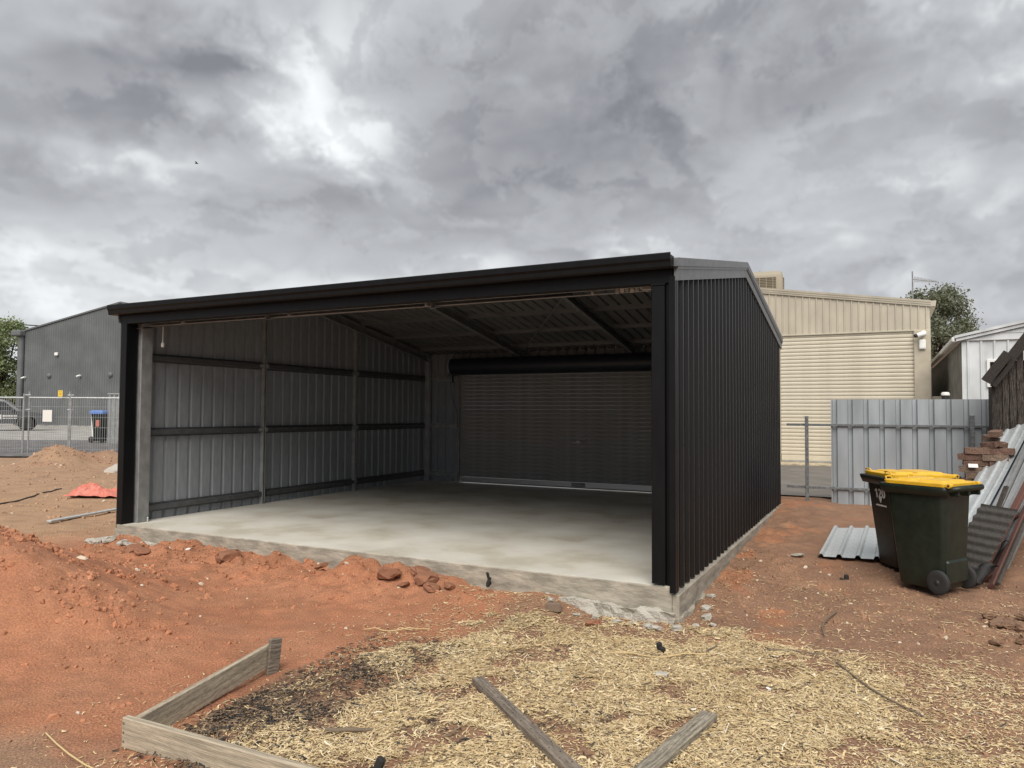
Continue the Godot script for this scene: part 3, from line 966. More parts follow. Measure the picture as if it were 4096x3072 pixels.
	var sb := thing("alarm_box", "small rounded white box on the beige pillar below the camera", "box", Vector3(9.41, 3.36, z + 0.09))
	inst(sb, "cover", box_mesh(Vector3(0, 0, 0.04), Vector3(0.17, 0.27, 0.08), Basis(), 0.03), M.white_plastic)
	inst(sb, "base_strip", box_mesh(Vector3(0, -0.125, 0.035), Vector3(0.15, 0.03, 0.065), Basis(), 0.01), M.sign_white)

	# evaporative cooler on the roof
	var ac := thing("roof_cooler", "beige evaporative cooler with louvred sides on the beige shed roof", "cooler", Vector3(4.85, 5.28, -20.2), 0.12)
	st = new_st()
	var rings := []
	for r in [[0.0, 0.58, 0.5], [0.10, 0.60, 0.52], [0.72, 0.585, 0.505], [0.84, 0.56, 0.48], [0.89, 0.50, 0.42]]:
		rings.append(round_rect(0, 0, r[1], r[2], 0.09, r[0]))
	loft(st, rings, true, 1)
	inst(ac, "housing", done(st), M.cooler)
	for k in 10:
		inst(ac, "louvre", box_mesh(Vector3(-0.05, 0.17 + k * 0.055, 0.525), Vector3(0.84, 0.030, 0.05), Basis(Vector3.RIGHT, 0.5), 0.003), M.louvre)
		inst(ac, "louvre", box_mesh(Vector3(0.60, 0.17 + k * 0.055, 0), Vector3(0.05, 0.030, 0.66), Basis(Vector3.BACK, 0.5), 0.003), M.louvre)
	st = new_st()
	for k in 4:
		box(st, Vector3(-0.36 + k * 0.21, 0.42, 0.556), Vector3(0.018, 0.58, 0.012))
	inst(ac, "louvre_bars", done(st), M.cooler)

	st = new_st()
	tube(st, [Vector3(0, 0, 0), Vector3(0, 1.35, 0)], [0.014, 0.007], 6)
	box(st, Vector3(0, 0.95, 0), Vector3(0.07, 0.09, 0.03), Basis(), 0.004)
	var wh := inst(self, "whip_aerial", done(st), M.galv_dull, Transform3D(Basis(), Vector3(4.30, 5.5, -23.0)))
	tag(wh, "thin upright whip aerial behind the roof cooler", "aerial")

	# television aerial
	var an := thing("television_aerial", "grey yagi television aerial on a mast beside the tree", "aerial", Vector3(9.34, 4.1, -22.0))
	st = new_st()
	tube(st, [Vector3.ZERO, Vector3(0, 2.1, 0)], 0.022, 8)
	inst(an, "mast", done(st), M.galv_dull)
	st = new_st()
	tube(st, [Vector3(-0.02, 1.84, 0), Vector3(0.72, 1.70, 0.02)], 0.018, 6)
	inst(an, "boom", done(st), M.galv_dull)
	for k in 17:
		var t := 0.06 + k * 0.04
		st = new_st()
		var l := 0.17 - 0.0085 * k
		var c := Vector3(t, 1.84 - 0.19 * t, 0.0)
		tube(st, [c + Vector3(0.01, l * 0.7, -l), c - Vector3(0.01, l * 0.7, -l)], 0.011, 5)
		inst(an, "element", done(st), M.galv_dull)

func build_white_shed() -> void:
	var s := thing("white_shed", "white ribbed metal shed with low gable beyond the fence", "shed")
	var z := -13.5
	for i in 5:
		var x0 := 10.02 + i * 0.76
		inst(s, "wall_sheet", sheet(rib_profile(0.76, 0.253, 0.06, 0.03, 0.03, 0.12), Vector3(x0, 0, z), Vector3.RIGHT, Vector3.BACK, Vector3.UP, func(_q): return -0.2, func(_q): return 3.06, M.white_sheet, M.white_sheet))
	# overlapping boards in the gable
	for k in 4:
		var y := 3.07 + k * 0.145
		var x1 := 10.1 + k * 0.66
		inst(s, "gable_board", box_mesh(Vector3((x1 + 14.0) * 0.5, y + 0.075, z + 0.035), Vector3(14.0 - x1, 0.15, 0.016), Basis(Vector3.RIGHT, -0.07), 0.003), M.white_sheet)
	var st := new_st()
	for k in 2:
		var o: float = [0.0, -0.075][k]
		var dz: float = [0.13, 0.10][k]
		loft(st, [[Vector3(9.88, 3.19 + o, z + dz), Vector3(9.88, 3.13 + o, z + dz), Vector3(9.88, 3.13 + o, z), Vector3(9.88, 3.19 + o, z)],
			[Vector3(13.0, 3.88 + o, z + dz), Vector3(13.0, 3.82 + o, z + dz), Vector3(13.0, 3.82 + o, z), Vector3(13.0, 3.88 + o, z)]], true, -1)
	inst(s, "barge_capping", done(st), M.white_sheet)
	st = new_st()
	loft(st, [[Vector3(9.86, 3.18, z), Vector3(13, 3.87, z), Vector3(13, 3.83, z), Vector3(9.86, 3.14, z)], [Vector3(9.86, 3.18, z - 13), Vector3(13, 3.87, z - 13), Vector3(13, 3.83, z - 13), Vector3(9.86, 3.14, z - 13)]], true, -1)
	inst(s, "roof", done(st), M.white_sheet)
	inst(s, "gutter", box_mesh(Vector3(9.87, 3.10, z - 6.4), Vector3(0.11, 0.11, 13.0), Basis(), 0.02), M.sign_white)
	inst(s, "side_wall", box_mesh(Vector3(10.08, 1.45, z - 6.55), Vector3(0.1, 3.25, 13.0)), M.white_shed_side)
	var w := inst(s, "window", box_mesh(Vector3(10.80, 2.33, z + 0.035), Vector3(0.62, 0.62, 0.05), Basis(), 0.006), M.white_plastic)
	inst(w, "pane", box_mesh(Vector3(10.80, 2.33, z + 0.055), Vector3(0.50, 0.50, 0.02)), M.pane)
	var p := thing("bollard", "black post with white cap poking up behind the grey fence", "post", Vector3(9.43, -0.15, -9.5))
	st = new_st()
	lathe(st, [Vector2(0.062, 0), Vector2(0.062, 1.90)], 14)
	inst(p, "shaft", done(st), M.cable)
	st = new_st()
	lathe(st, [Vector2(0.07, 1.90), Vector2(0.07, 1.935), Vector2(0.05, 1.96)], 14)
	inst(p, "cap", done(st), M.white_plastic)

func build_timber_shed() -> void:
	var s := thing("timber_shed", "old dark weathered timber shed at the right edge", "shed")
	var z := -6.9
	var rise := func(x: float) -> float: return 1.84 + (x - 9.84) * 1.45
	var x := 9.845
	var k := 0
	while x < 13.2:
		var wd := rng.randf_range(0.085, 0.14)
		var st := new_st()
		var top0: float = minf(rise.call(x), 4.2)
		var top1: float = minf(rise.call(x + wd), 4.2)
		var f := z + rng.randf_range(-0.008, 0.008)
		var g := 0.005
		loft(st, [[Vector3(x + g, -0.2, f), Vector3(x + wd - g, -0.2, f), Vector3(x + wd - g, -0.2, f - 0.025), Vector3(x + g, -0.2, f - 0.025)], [Vector3(x + g, top0, f), Vector3(x + wd - g, top1, f), Vector3(x + wd - g, top1, f - 0.025), Vector3(x + g, top0, f - 0.025)]], true, -1)
		inst(s, "plank", done(st), M[["weathered_board", "weathered_board_red", "weathered_board_pale", "weathered_board"][rng.randi() % 4]])
		x += wd
		k += 1
	inst(s, "inner_lining", box_mesh(Vector3(11.6, 1.0, z - 0.06), Vector3(3.4, 2.4, 0.02)), M.barge_timber)
	# side wall along the fence side and the roof
	inst(s, "side_wall", box_mesh(Vector3(9.87, 0.82, z - 0.24), Vector3(0.03, 2.0, 0.4)), M.weathered_board)
	var dirv := Vector3(1, 1.45, 0).normalized()
	var nrm := Vector3(-1.45, 1, 0).normalized()
	var bas := Basis(dirv, nrm, dirv.cross(nrm))
	inst(s, "roof", box_mesh(Vector3(9.84, 1.86, z - 0.17) + dirv * 1.72 + nrm * 0.02, Vector3(3.2, 0.03, 0.5), bas), M.barge_timber)
	inst(s, "barge_board", box_mesh(Vector3(9.765, 1.895, z + 0.17) + dirv * 0.24, Vector3(0.50, 0.135, 0.03), bas, 0.006), M.barge_timber)
	inst(s, "barge_board", box_mesh(Vector3(9.84, 1.90, z + 0.10) + dirv * 1.65 - nrm * 0.01, Vector3(2.7, 0.14, 0.032), bas, 0.006), M.barge_timber)
	inst(s, "rafter_end", box_mesh(Vector3(9.95, 2.0, z + 0.03) - nrm * 0.03, Vector3(0.4, 0.07, 0.18), bas, 0.004), M.barge_timber)

func build_back_fence() -> void:
	var z := -7.75
	var s := thing("metal_fence", "unfinished grey ribbed metal fence behind the bins", "fence")
	for i in 4:
		var x0 := 7.62 + i * 0.72
		var wd := 0.72 if i < 3 else 0.30
		inst(s, "fence_sheet", sheet(rib_profile(wd, 0.24, 0.084, 0.050, -0.052, 0.06), Vector3(x0, 0, z - 0.022), Vector3.RIGHT, Vector3.BACK, Vector3.UP, func(_q): return -0.34, func(_q): return 1.65, M.fence_sheet, M.fence_sheet))
	for ry in [1.215, 0.145]:
		inst(s, "rail", box_mesh(Vector3(8.52, ry, z), Vector3(3.22, 0.042, 0.035), Basis(), 0.004), M.fence_steel)
	for p in [[7.24, 1.355, 0.055], [9.67, 1.39, 0.06]]:
		var post := inst(s, "post", box_mesh(Vector3(p[0], (p[1] - 0.4) * 0.5, z + 0.05), Vector3(p[2], p[1] + 0.4, p[2]), Basis(), 0.005), M.fence_steel)
		inst(post, "post_cap", box_mesh(Vector3(p[0], p[1] + 0.004, z + 0.05), Vector3(p[2] + 0.006, 0.02, p[2] + 0.006), Basis(), 0.005), M.galv)

# ---------------------------------------------------------------- bins
func build_bin(label: String, at: Vector3, turn: float, body_m: Material, numbers: bool) -> void:
	var s := thing("wheelie_bin", label, "bin", at, turn, "yellow-lidded bins by the scrap pile")
	# local axes: front is -x, width along z
	var st := new_st()
	var rings := []
	for r in [[0.035, -0.235, 0.215, 0.205], [0.05, -0.245, 0.225, 0.215], [0.16, -0.255, 0.245, 0.222], [0.55, -0.30, 0.262, 0.243], [0.90, -0.338, 0.275, 0.262], [0.935, -0.342, 0.277, 0.264]]:
		rings.append(round_rect((r[1] + r[2]) * 0.5, 0, (r[2] - r[1]) * 0.5, r[3], 0.055, r[0], 5))
	loft(st, rings, true, 1)
	var body := inst(s, "body", done(st), body_m)
	# a moulded step above the wheels
	inst(body, "axle_skirt", box_mesh(Vector3(0.245, 0.20, 0), Vector3(0.05, 0.22, 0.40), Basis(), 0.02), body_m)
	# collar under the lid
	st = new_st()
	rings = []
	for r in [[0.90, -0.352, 0.287, 0.272], [0.905, -0.385, 0.305, 0.292], [0.955, -0.405, 0.315, 0.300], [0.985, -0.412, 0.318, 0.303], [0.99, -0.40, 0.31, 0.295]]:
		rings.append(round_rect((r[1] + r[2]) * 0.5, 0, (r[2] - r[1]) * 0.5, r[3], 0.05, r[0], 5))
	loft(st, rings, true, 1)
	inst(s, "rim", done(st), body_m)
	# rear handle with hinge arms
	st = new_st()
	tube(st, [Vector3(0.29, 0.955, -0.245), Vector3(0.36, 0.975, -0.25), Vector3(0.395, 0.985, -0.22), Vector3(0.40, 0.985, 0.22), Vector3(0.36, 0.975, 0.25), Vector3(0.29, 0.955, 0.245)], 0.027, 10)
	for hz in [-0.2, 0.0, 0.2]:
		box(st, Vector3(0.335, 0.945, hz), Vector3(0.11, 0.07, 0.03), Basis(), 0.008)
	inst(s, "handle", done(st), body_m)
	# lid: a thin moulded tray with a crisp skirt and two low raised panels
	st = new_st()
	rings = []
	for r in [[0.992, -0.348, 0.315, 0.302], [1.020, -0.352, 0.318, 0.305], [1.026, -0.347, 0.313, 0.300], [1.030, -0.30, 0.28, 0.255]]:
		rings.append(round_rect((r[1] + r[2]) * 0.5, 0, (r[2] - r[1]) * 0.5, r[3], 0.05, r[0], 5))
	loft(st, rings, true, -1)
	for pn in [[-0.16, 0.10, 0.225], [0.115, 0.14, 0.215]]:
		rings = []
		for r in [[1.029, 0.0], [1.040, 0.010], [1.043, 0.018]]:
			rings.append(round_rect(pn[0], 0, pn[1] - r[1], pn[2] - r[1], 0.03, r[0], 4))
		loft(st, rings, true, -1)
	# hinge lugs at the rear corners
	for hz in [-0.27, 0.27]:
		lathe(st, [Vector2(0.020, -0.03), Vector2(0.022, -0.024), Vector2(0.022, 0.024), Vector2(0.020, 0.03)], 14, Transform3D(Basis(Vector3.RIGHT, PI * 0.5), Vector3(0.335, 1.008, hz)))
		box(st, Vector3(0.30, 1.008, hz), Vector3(0.08, 0.034, 0.05), Basis(), 0.006)
	var lid := inst(s, "lid", done(st), M.bin_lid)
	for hz in [-0.21, 0.21]:
		st = new_st()
		tube(st, [Vector3(-0.33, 1.025, hz - 0.055), Vector3(-0.345, 1.048, hz - 0.05), Vector3(-0.345, 1.052, hz), Vector3(-0.345, 1.048, hz + 0.05), Vector3(-0.33, 1.025, hz + 0.055)], 0.007, 8)
		inst(lid, "lid_grip", done(st), M.bin_lid)
	for hz in [-0.302, 0.302]:
		st = new_st()
		lathe(st, [Vector2(0.010, -0.003), Vector2(0.012, 0.0), Vector2(0.010, 0.003)], 10, Transform3D(Basis(Vector3.RIGHT, PI * 0.5), Vector3(0.335, 1.008, hz)))
		inst(lid, "hinge_pin", done(st), M.cable)
	# wheels
	st = new_st()
	tube(st, [Vector3(0.20, 0.108, -0.27), Vector3(0.20, 0.108, 0.27)], 0.011, 8)
	inst(s, "axle", done(st), M.galv_dull)
	for wz in [-0.262, 0.262]:
		st = new_st()
		lathe(st, [Vector2(0.072, -0.024), Vector2(0.102, -0.024), Vector2(0.111, -0.015), Vector2(0.112, 0.0), Vector2(0.111, 0.015), Vector2(0.102, 0.024), Vector2(0.072, 0.024)], 28, Transform3D(Basis(Vector3.RIGHT, PI * 0.5), Vector3(0.20, 0.112, wz)))
		var wheel := inst(s, "wheel", done(st), M.rubber)
		st = new_st()
		for sd in [-1.0, 1.0]:
			lathe(st, [Vector2(0.074, 0.018 * sd), Vector2(0.066, 0.027 * sd), Vector2(0.058, 0.018 * sd), Vector2(0.026, 0.015 * sd), Vector2(0.022, 0.028 * sd), Vector2(0.004, 0.030 * sd)], 22, Transform3D(Basis(Vector3.RIGHT, PI * 0.5), Vector3(0.20, 0.112, wz)))
		for sp in 6:
			var t := TAU * sp / 6.0
			for sd in [-1.0, 1.0]:
				box(st, Vector3(0.20 + cos(t) * 0.042, 0.112 + sin(t) * 0.042, wz + 0.017 * sd), Vector3(0.04, 0.009, 0.012), Basis(Vector3.BACK, t))
		inst(wheel, "rim", done(st), M.rubber_hub)
	if numbers:
		var tilt := Basis(Vector3.UP, -PI * 0.5) * Basis(Vector3.RIGHT, 0.105)
		var place := func(y: float, z: float) -> Transform3D: return Transform3D(tilt, Vector3(-0.2575 - (y - 0.16) * 0.112 - 0.002, y, z))
		var tm := TextMesh.new()
		var sf := SystemFont.new()
		sf.font_names = PackedStringArray(["Droid Sans"])
		sf.font_weight = 700
		tm.font = sf
		tm.text = "120"
		tm.font_size = 32
		tm.pixel_size = 0.0042
		tm.depth = 0.003
		inst(body, "number", tm, M.print_white, place.call(0.80, 0.02))
		st = new_st()
		var xf: Transform3D = place.call(0.728, 0.02)
		for pq in [[Vector3(-0.04, 0.028, 0.002), Vector3(0.04, 0.028, 0.002), Vector3(0, -0.034, 0.002)]]:
			tri(st, xf * pq[0], xf * pq[1], xf * pq[2])
		inst(body, "emblem", done(st), M.print_white)
		st = new_st()
		var xl: Transform3D = place.call(0.672, 0.02)
		for k in 15:
			box(st, xl * Vector3(-0.105 + k * 0.015, 0.0, 0.001), Vector3(0.002, 0.012 + 0.004 * (k % 3), 0.010))
		inst(body, "fine_print", done(st), M.print_white)

# ---------------------------------------------------------------- scrap by the timber shed
func lean_box(parent: Node, called: String, a: Vector3, b: Vector3, wide: float, thick: float, facing: Vector3, m: Material, bevel := 0.003) -> MeshInstance3D:
	var v := (b - a).normalized()
	var n := (facing - v * facing.dot(v)).normalized()
	var u := v.cross(n)
	return inst(parent, called, box_mesh((a + b) * 0.5, Vector3(wide, thick, (b - a).length()), Basis(u, n, v), bevel), m)

func lean_sheet(called: String, label: String, a: Vector3, b: Vector3, prof: Array, facing: Vector3, m: Material, grp: String, smooth := false) -> void:
	var v := (b - a).normalized()
	var n := (facing - v * facing.dot(v)).normalized()
	var u := v.cross(n)
	var wd: float = prof[-1].x
	var l := (b - a).length()
	var o := inst(self, called, sheet(prof, a - u * wd * 0.5, u, n, v, func(_q): return 0.0, func(_q): return l, m, m, smooth, 0.01))
	tag(o, label, "metal sheet", grp)

func build_scrap() -> void:
	# galvanised sheets leaning on the timber shed
	var face := Vector3(-0.62, 0.45, 0.66)
	var g := "sheets leaning on the timber shed"
	lean_sheet("roofing_sheet", "bright galvanised ribbed sheet uppermost in the leaning stack behind the bins", Vector3(8.98, -0.16, -3.62), Vector3(10.10, 1.22, -6.80), rib_profile(0.36, 0.16, 0.05, 0.03, 0.022, 0.09), face, M.galv_bright, g)
	lean_sheet("roofing_sheet", "galvanised ribbed sheet second from the top of the leaning stack", Vector3(9.05, -0.18, -3.55), Vector3(10.17, 1.20, -6.78), rib_profile(0.32, 0.16, 0.05, 0.03, 0.022, 0.07), face, M.galv_bright, g)
	lean_sheet("roofing_sheet", "dark narrow ribbed sheet lowest in the leaning stack", Vector3(9.13, -0.18, -3.45), Vector3(10.28, 1.22, -6.76), rib_profile(0.14, 0.07, 0.03, 0.015, 0.02, 0.035), Vector3(-0.5, 0.3, 0.8), M.door_roll, g)
	lean_sheet("steel_flashing", "narrow pale steel flashing leaning below the galvanised stack", Vector3(9.16, -0.2, -3.1), Vector3(10.36, 1.24, -6.74), [Vector2(0, 0), Vector2(0.03, 0.03), Vector2(0.10, 0.03), Vector2(0.13, 0.0)], Vector3(-0.5, 0.3, 0.8), M.galv, g)
	lean_sheet("steel_flashing", "dark folded steel flashing between the leaning sheets", Vector3(9.11, -0.2, -3.25), Vector3(10.30, 1.18, -6.72), [Vector2(0, 0), Vector2(0.02, 0.02), Vector2(0.07, 0.02), Vector2(0.09, 0.0)], Vector3(-0.5, 0.3, 0.8), M.door_roll, g)
	for k in 3:
		lean_sheet("steel_flashing", ["grey steel strip leaning behind the dark corrugated offcut", "second grey steel strip behind the dark corrugated offcut", "third grey steel strip nearest the red timber behind the offcut"][k], Vector3(9.24 + k * 0.055, -0.2, -3.3 + k * 0.04), Vector3(10.42 + k * 0.10, 1.42 + 0.1 * k, -6.70), [Vector2(0, 0), Vector2(0.012, 0.016), Vector2(0.045, 0.016), Vector2(0.057, 0.0)], Vector3(-0.4, 0.3, 0.9), M.galv_dull if k != 1 else M.galv, g)
	# short dark corrugated offcut, ribs across
	var a := Vector3(9.15, -0.15, -2.72)
	var b := Vector3(9.44, 0.39, -3.12)
	var v := (b - a).normalized()
	var n := (Vector3(-0.45, 0.45, 0.8) - v * Vector3(-0.45, 0.45, 0.8).dot(v)).normalized()
	var u := v.cross(n)
	var o := inst(self, "corrugated_offcut", sheet(wave_profile((b - a).length() + 0.08, 0.098, 0.03), a - u * 0.18, v, n, u, func(q: float) -> float: return -0.02 + 0.05 * q, func(q: float) -> float: return 0.34 + 0.035 * q, M.rust_sheet, M.rust_sheet, true))
	tag(o, "dark dirty corrugated offcut leaning beside the bin wheel", "metal sheet", g)
	# red painted window frames
	var fr := thing("sash_window", "old red timber window sash with dark glass, nearest in the pile", "window")
	var fb := Vector3(9.33, -0.24, -2.50)
	var ft := Vector3(10.76, 1.50, -6.80)
	var vv := (ft - fb).normalized()
	var fn := (Vector3(-0.75, 0.3, 0.58) - vv * Vector3(-0.75, 0.3, 0.58).dot(vv)).normalized()
	var fu := vv.cross(fn)
	lean_box(fr, "stile", fb, ft, 0.075, 0.035, fn, M.red_timber, 0.005)
	lean_box(fr, "stile", fb + fu * 0.065 - fn * 0.01, ft + fu * 0.065 - fn * 0.01, 0.045, 0.03, fn, M.weathered_board_pale, 0.005)
	lean_box(fr, "stile", fb - fu * 0.34 + vv * 0.1, ft - fu * 0.34 + vv * 0.1, 0.07, 0.032, fn, M.red_timber, 0.005)
	for k in 4:
		var c := fb + vv * (0.30 + k * 1.3)
		lean_box(fr, "cross_rail", c - fu * 0.305, c - fu * 0.038, 0.06, 0.028, fn, M.red_timber, 0.004)
	for k in 3:
		var c2 := fb + vv * (0.34 + k * 1.3)
		lean_box(fr, "pane", c2 - fu * 0.172, c2 + vv * 1.22 - fu * 0.172, 0.262, 0.004, fn, M.pane, 0.0)
	inst(fr, "latch", _hook(fb + vv * 0.86 + fn * 0.02, fu, vv, fn), M.rust_sheet)
	var tb := inst(self, "timber_batten", _beam(Vector3(9.31, -0.2, -3.0), Vector3(10.95, 2.1, -6.79), 0.075, 0.045, Vector3(-0.6, 0.4, 0.7)), M.red_timber)
	tag(tb, "worn red timber batten leaning just behind the window frame", "timber", "timbers leaning on the shed")
	var tc := inst(self, "timber_batten", _beam(Vector3(9.20, -0.2, -2.78), Vector3(9.62, 0.62, -3.75), 0.05, 0.03, Vector3(-0.6, 0.4, 0.7)), M.weathered_board)
	tag(tc, "short dark batten propped under the corrugated offcut", "timber", "timbers leaning on the shed")
	lean_sheet("roofing_sheet", "pale fluted sheet leaning between the two red timbers", Vector3(9.40, -0.2, -3.2), Vector3(10.86, 1.86, -6.82), rib_profile(0.34, 0.085, 0.04, 0.018, 0.02, 0.04), Vector3(-0.5, 0.35, 0.8), M.galv, g)
	# crumpled black rubber at the foot of the pile
	var st := new_st()
	var rings := []
	for i in 9:
		var t := float(i) / 8.0
		var c3 := Vector3(9.17 + 0.17 * t, -0.235 + 0.22 * sin(t * 2.2) * t, -2.52 - 0.08 * t)
		var ring := []
		for k in 10:
			var an := TAU * k / 10.0
			var r := 0.055 * (1.0 + 0.35 * sin(an * 3.0 + i * 1.7))
			ring.append(c3 + Vector3(cos(an) * r * 0.9, sin(an) * r * 0.55, sin(an + 0.5) * r * 0.7))
		rings.append(ring)
	loft(st, rings, true, 1)
	var cr := inst(self, "rubber_scrap", done(st), M.rubber)
	tag(cr, "crumpled black rubber scrap on the ground beside the bin's rear wheel", "scrap")

	# sheet lying on the ground
	var prof := rib_profile(0.80, 0.19, 0.065, 0.028, 0.032, 0.03)
	prof = prof.slice(1)
	var o2 := Vector3(7.745, gh(7.9, -3.15) + 0.035, -3.12)
	var far := Vector3(7.80, gh(7.8, -5.0) + 0.045, -5.05)
	var vd := (far - o2).normalized()
	var ud := Vector3(1, 0.02, -0.06).normalized()
	var gs := inst(self, "roofing_sheet", sheet(prof, o2, ud, Vector3.UP, vd, func(q: float) -> float: return 0.03 * q, func(q: float) -> float: return 1.90 + 0.25 * q, M.galv_bright, M.galv_bright))
	tag(gs, "clean galvanised ribbed sheet lying flat on the soil behind the bins", "metal sheet")

	# brick stack
	var meshes := []
	for k in 4:
		meshes.append(rough_block(Vector3(-0.145, 0, -0.07), Vector3(0.145, 0.078, 0.07), 0.05, 0.016, 60 + k))
	for row in 14:
		for col in 2:
			for dp in 2:
				if dp == 1 and row < 11:
					continue
				var xf := Transform3D(Basis(Vector3.UP, rng.randf_range(-0.07, 0.07)), Vector3(9.50 + col * 0.285 + (0.05 if row % 2 else -0.02) + rng.randf_range(-0.015, 0.015), -0.20 + row * 0.083, -5.78 - dp * 0.18 + rng.randf_range(-0.02, 0.02)))
				var place_words: String = ["top", "second", "third", "fourth", "fifth", "sixth", "seventh", "eighth", "ninth", "tenth", "eleventh", "twelfth", "thirteenth", "bottom"][13 - row]
				tag(inst(self, "old_brick", meshes[rng.randi() % 4], M["brick_%d" % (rng.randi() % 3)], xf), "%s%s brick in the %s course of the old brick stack" % ["left-hand" if col == 0 else "right-hand", " rear" if dp == 1 else "", place_words], "brick", "bricks in the old stack")
	for k in 7:
		var xf2 := Transform3D(Basis.from_euler(Vector3(rng.randf_range(-0.2, 0.2), rng.randf_range(-1.2, 1.2), rng.randf_range(-0.25, 0.25))), Vector3(9.55 + rng.randf() * 0.26, 0.965 + (0.075 if k > 4 else 0.0), -5.80 - rng.randf() * 0.2))
		if k > 4:
			xf2.origin.x = 9.72 + 0.05 * (k - 5)
			xf2.origin.y = 1.04 + 0.075 * (k - 5)
		tag(inst(self, "broken_brick", meshes[k % 4], M["brick_%d" % (k % 3)], xf2.scaled_local(Vector3(0.62, 0.95, 0.9))), "broken brick dumped loosely on top of the brick stack", "brick", "broken bricks on top of the stack")
	var card := inst(self, "paper_card", box_mesh(Vector3(9.49, 0.722, -5.685), Vector3(0.11, 0.003, 0.07), Basis(Vector3.RIGHT, 0.7)), M.sign_white)
	tag(card, "small white card tucked into the front of the brick stack", "card")

func _hook(c: Vector3, u: Vector3, v: Vector3, n: Vector3) -> ArrayMesh:
	var st := new_st()
	tube(st, [c - u * 0.10, c - u * 0.05 + n * 0.03, c + u * 0.0 + n * 0.03, c + u * 0.03 - v * 0.03 + n * 0.01], 0.006, 6)
	return done(st)

func _beam(a: Vector3, b: Vector3, wide: float, thick: float, facing: Vector3) -> ArrayMesh:
	var v := (b - a).normalized()
	var n := (facing - v * facing.dot(v)).normalized()
	return box_mesh((a + b) * 0.5, Vector3(wide, thick, (b - a).length()), Basis(v.cross(n), n, v), 0.006)

# ---------------------------------------------------------------- left background
func build_dark_building() -> void:
	var base := street(-35.9, 54.0)
	var ridge := street(-27.3, 51.0)
	var u := (ridge - base).normalized()
	var n := u.cross(Vector3.UP) * -1.0
	if n.dot(AHEAD) > 0.0:
		n = -n
	var half := (ridge - base).length()
	var y0 := 0.0
	var s := thing("industrial_building", "large dark grey ribbed metal building beyond the street", "building", base)
	var rise := func(q: float) -> float: return 7.15 + 1.68 * minf(q, 2.0 * half - q) / half
	for i in 20:
		var q0 := i * 0.9
		inst(s, "wall_sheet", sheet(rib_profile(0.9, 0.225, 0.07, 0.03, 0.03, 0.11), Vector3.ZERO + u * q0 + n * (0.003 * (i % 2)), u, n, Vector3.UP, func(_q): return y0, func(q: float) -> float: return rise.call(q0 + q), M.dark_building, M.dark_building))
	var st := new_st()
	loft(st, [[Vector3(0, 7.13, 0) - u * 0.2 + n * 0.1, Vector3(0, 7.24, 0) - u * 0.2 + n * 0.1, Vector3(0, 7.24, 0) - u * 0.2 - n * 24.0, Vector3(0, 7.13, 0) - u * 0.2 - n * 24.0],
		[Vector3(0, 8.85, 0) + u * half + n * 0.1, Vector3(0, 8.96, 0) + u * half + n * 0.1, Vector3(0, 8.96, 0) + u * half - n * 24.0, Vector3(0, 8.85, 0) + u * half - n * 24.0],
		[Vector3(0, 7.13, 0) + u * 2.0 * half + n * 0.1, Vector3(0, 7.24, 0) + u * 2.0 * half + n * 0.1, Vector3(0, 7.24, 0) + u * 2.0 * half - n * 24.0, Vector3(0, 7.13, 0) + u * 2.0 * half - n * 24.0]], true, -1)
	inst(s, "roof", done(st), M.dark_building_trim)
	var bas := Basis(u, Vector3.UP, n)
	inst(s, "side_wall", box_mesh(Vector3(0, 3.6, 0) + u * 0.05 - n * 12.0, Vector3(0.1, 7.1, 24.0), bas), M.dark_building)
	inst(s, "gutter", box_mesh(Vector3(0, 7.0, 0) - u * 0.45 - n * 11.5, Vector3(0.95, 0.42, 24.0), bas, 0.08), M.dark_building_trim)
	st = new_st()
	tube(st, [Vector3(0, 0, 0) - u * 0.32 + n * 0.05, Vector3(0, 6.8, 0) - u * 0.32 + n * 0.05], 0.23, 14)
	inst(s, "downpipe", done(st), M.dark_building)
	inst(s, "wall_light", box_mesh(Vector3(0, 5.4, 0) + u * 3.3 + n * 0.14, Vector3(0.30, 0.22, 0.12), bas, 0.03), M.white_plastic)
	inst(s, "kick_strip", box_mesh(Vector3(0, 0.14, 0) + u * half + n * 0.06, Vector3(2.0 * half, 0.28, 0.08), bas), M.apron)
	for p in [[0.15, 3.75, 0.10], [5.55, 3.82, 0.08]]:
		st = new_st()
		var c: Vector3 = Vector3(0, p[1], 0) + u * p[0]
		tube(st, [c + n * 0.03, c + n * 0.12], 0.07, 10)
		tube(st, [c + n * 0.14 + u * 0.08 + Vector3(0, 0.03, 0), c + n * 0.26 - u * 0.12 - Vector3(0, 0.07, 0)], 0.055, 10)
		inst(s, "security_camera", done(st), M.white_plastic)
	for p in [[2.55, 3.85], [8.35, 3.85]]:
		st = new_st()
		var c2: Vector3 = Vector3(0, p[1], 0) + u * p[0]
		lathe(st, [Vector2(0.19, 0.0), Vector2(0.19, 0.07), Vector2(0.14, 0.14), Vector2(0.05, 0.18)], 16, Transform3D(Basis(u, n, u.cross(n)), c2))
		inst(s, "wall_vent", done(st), M.dark_building_trim)

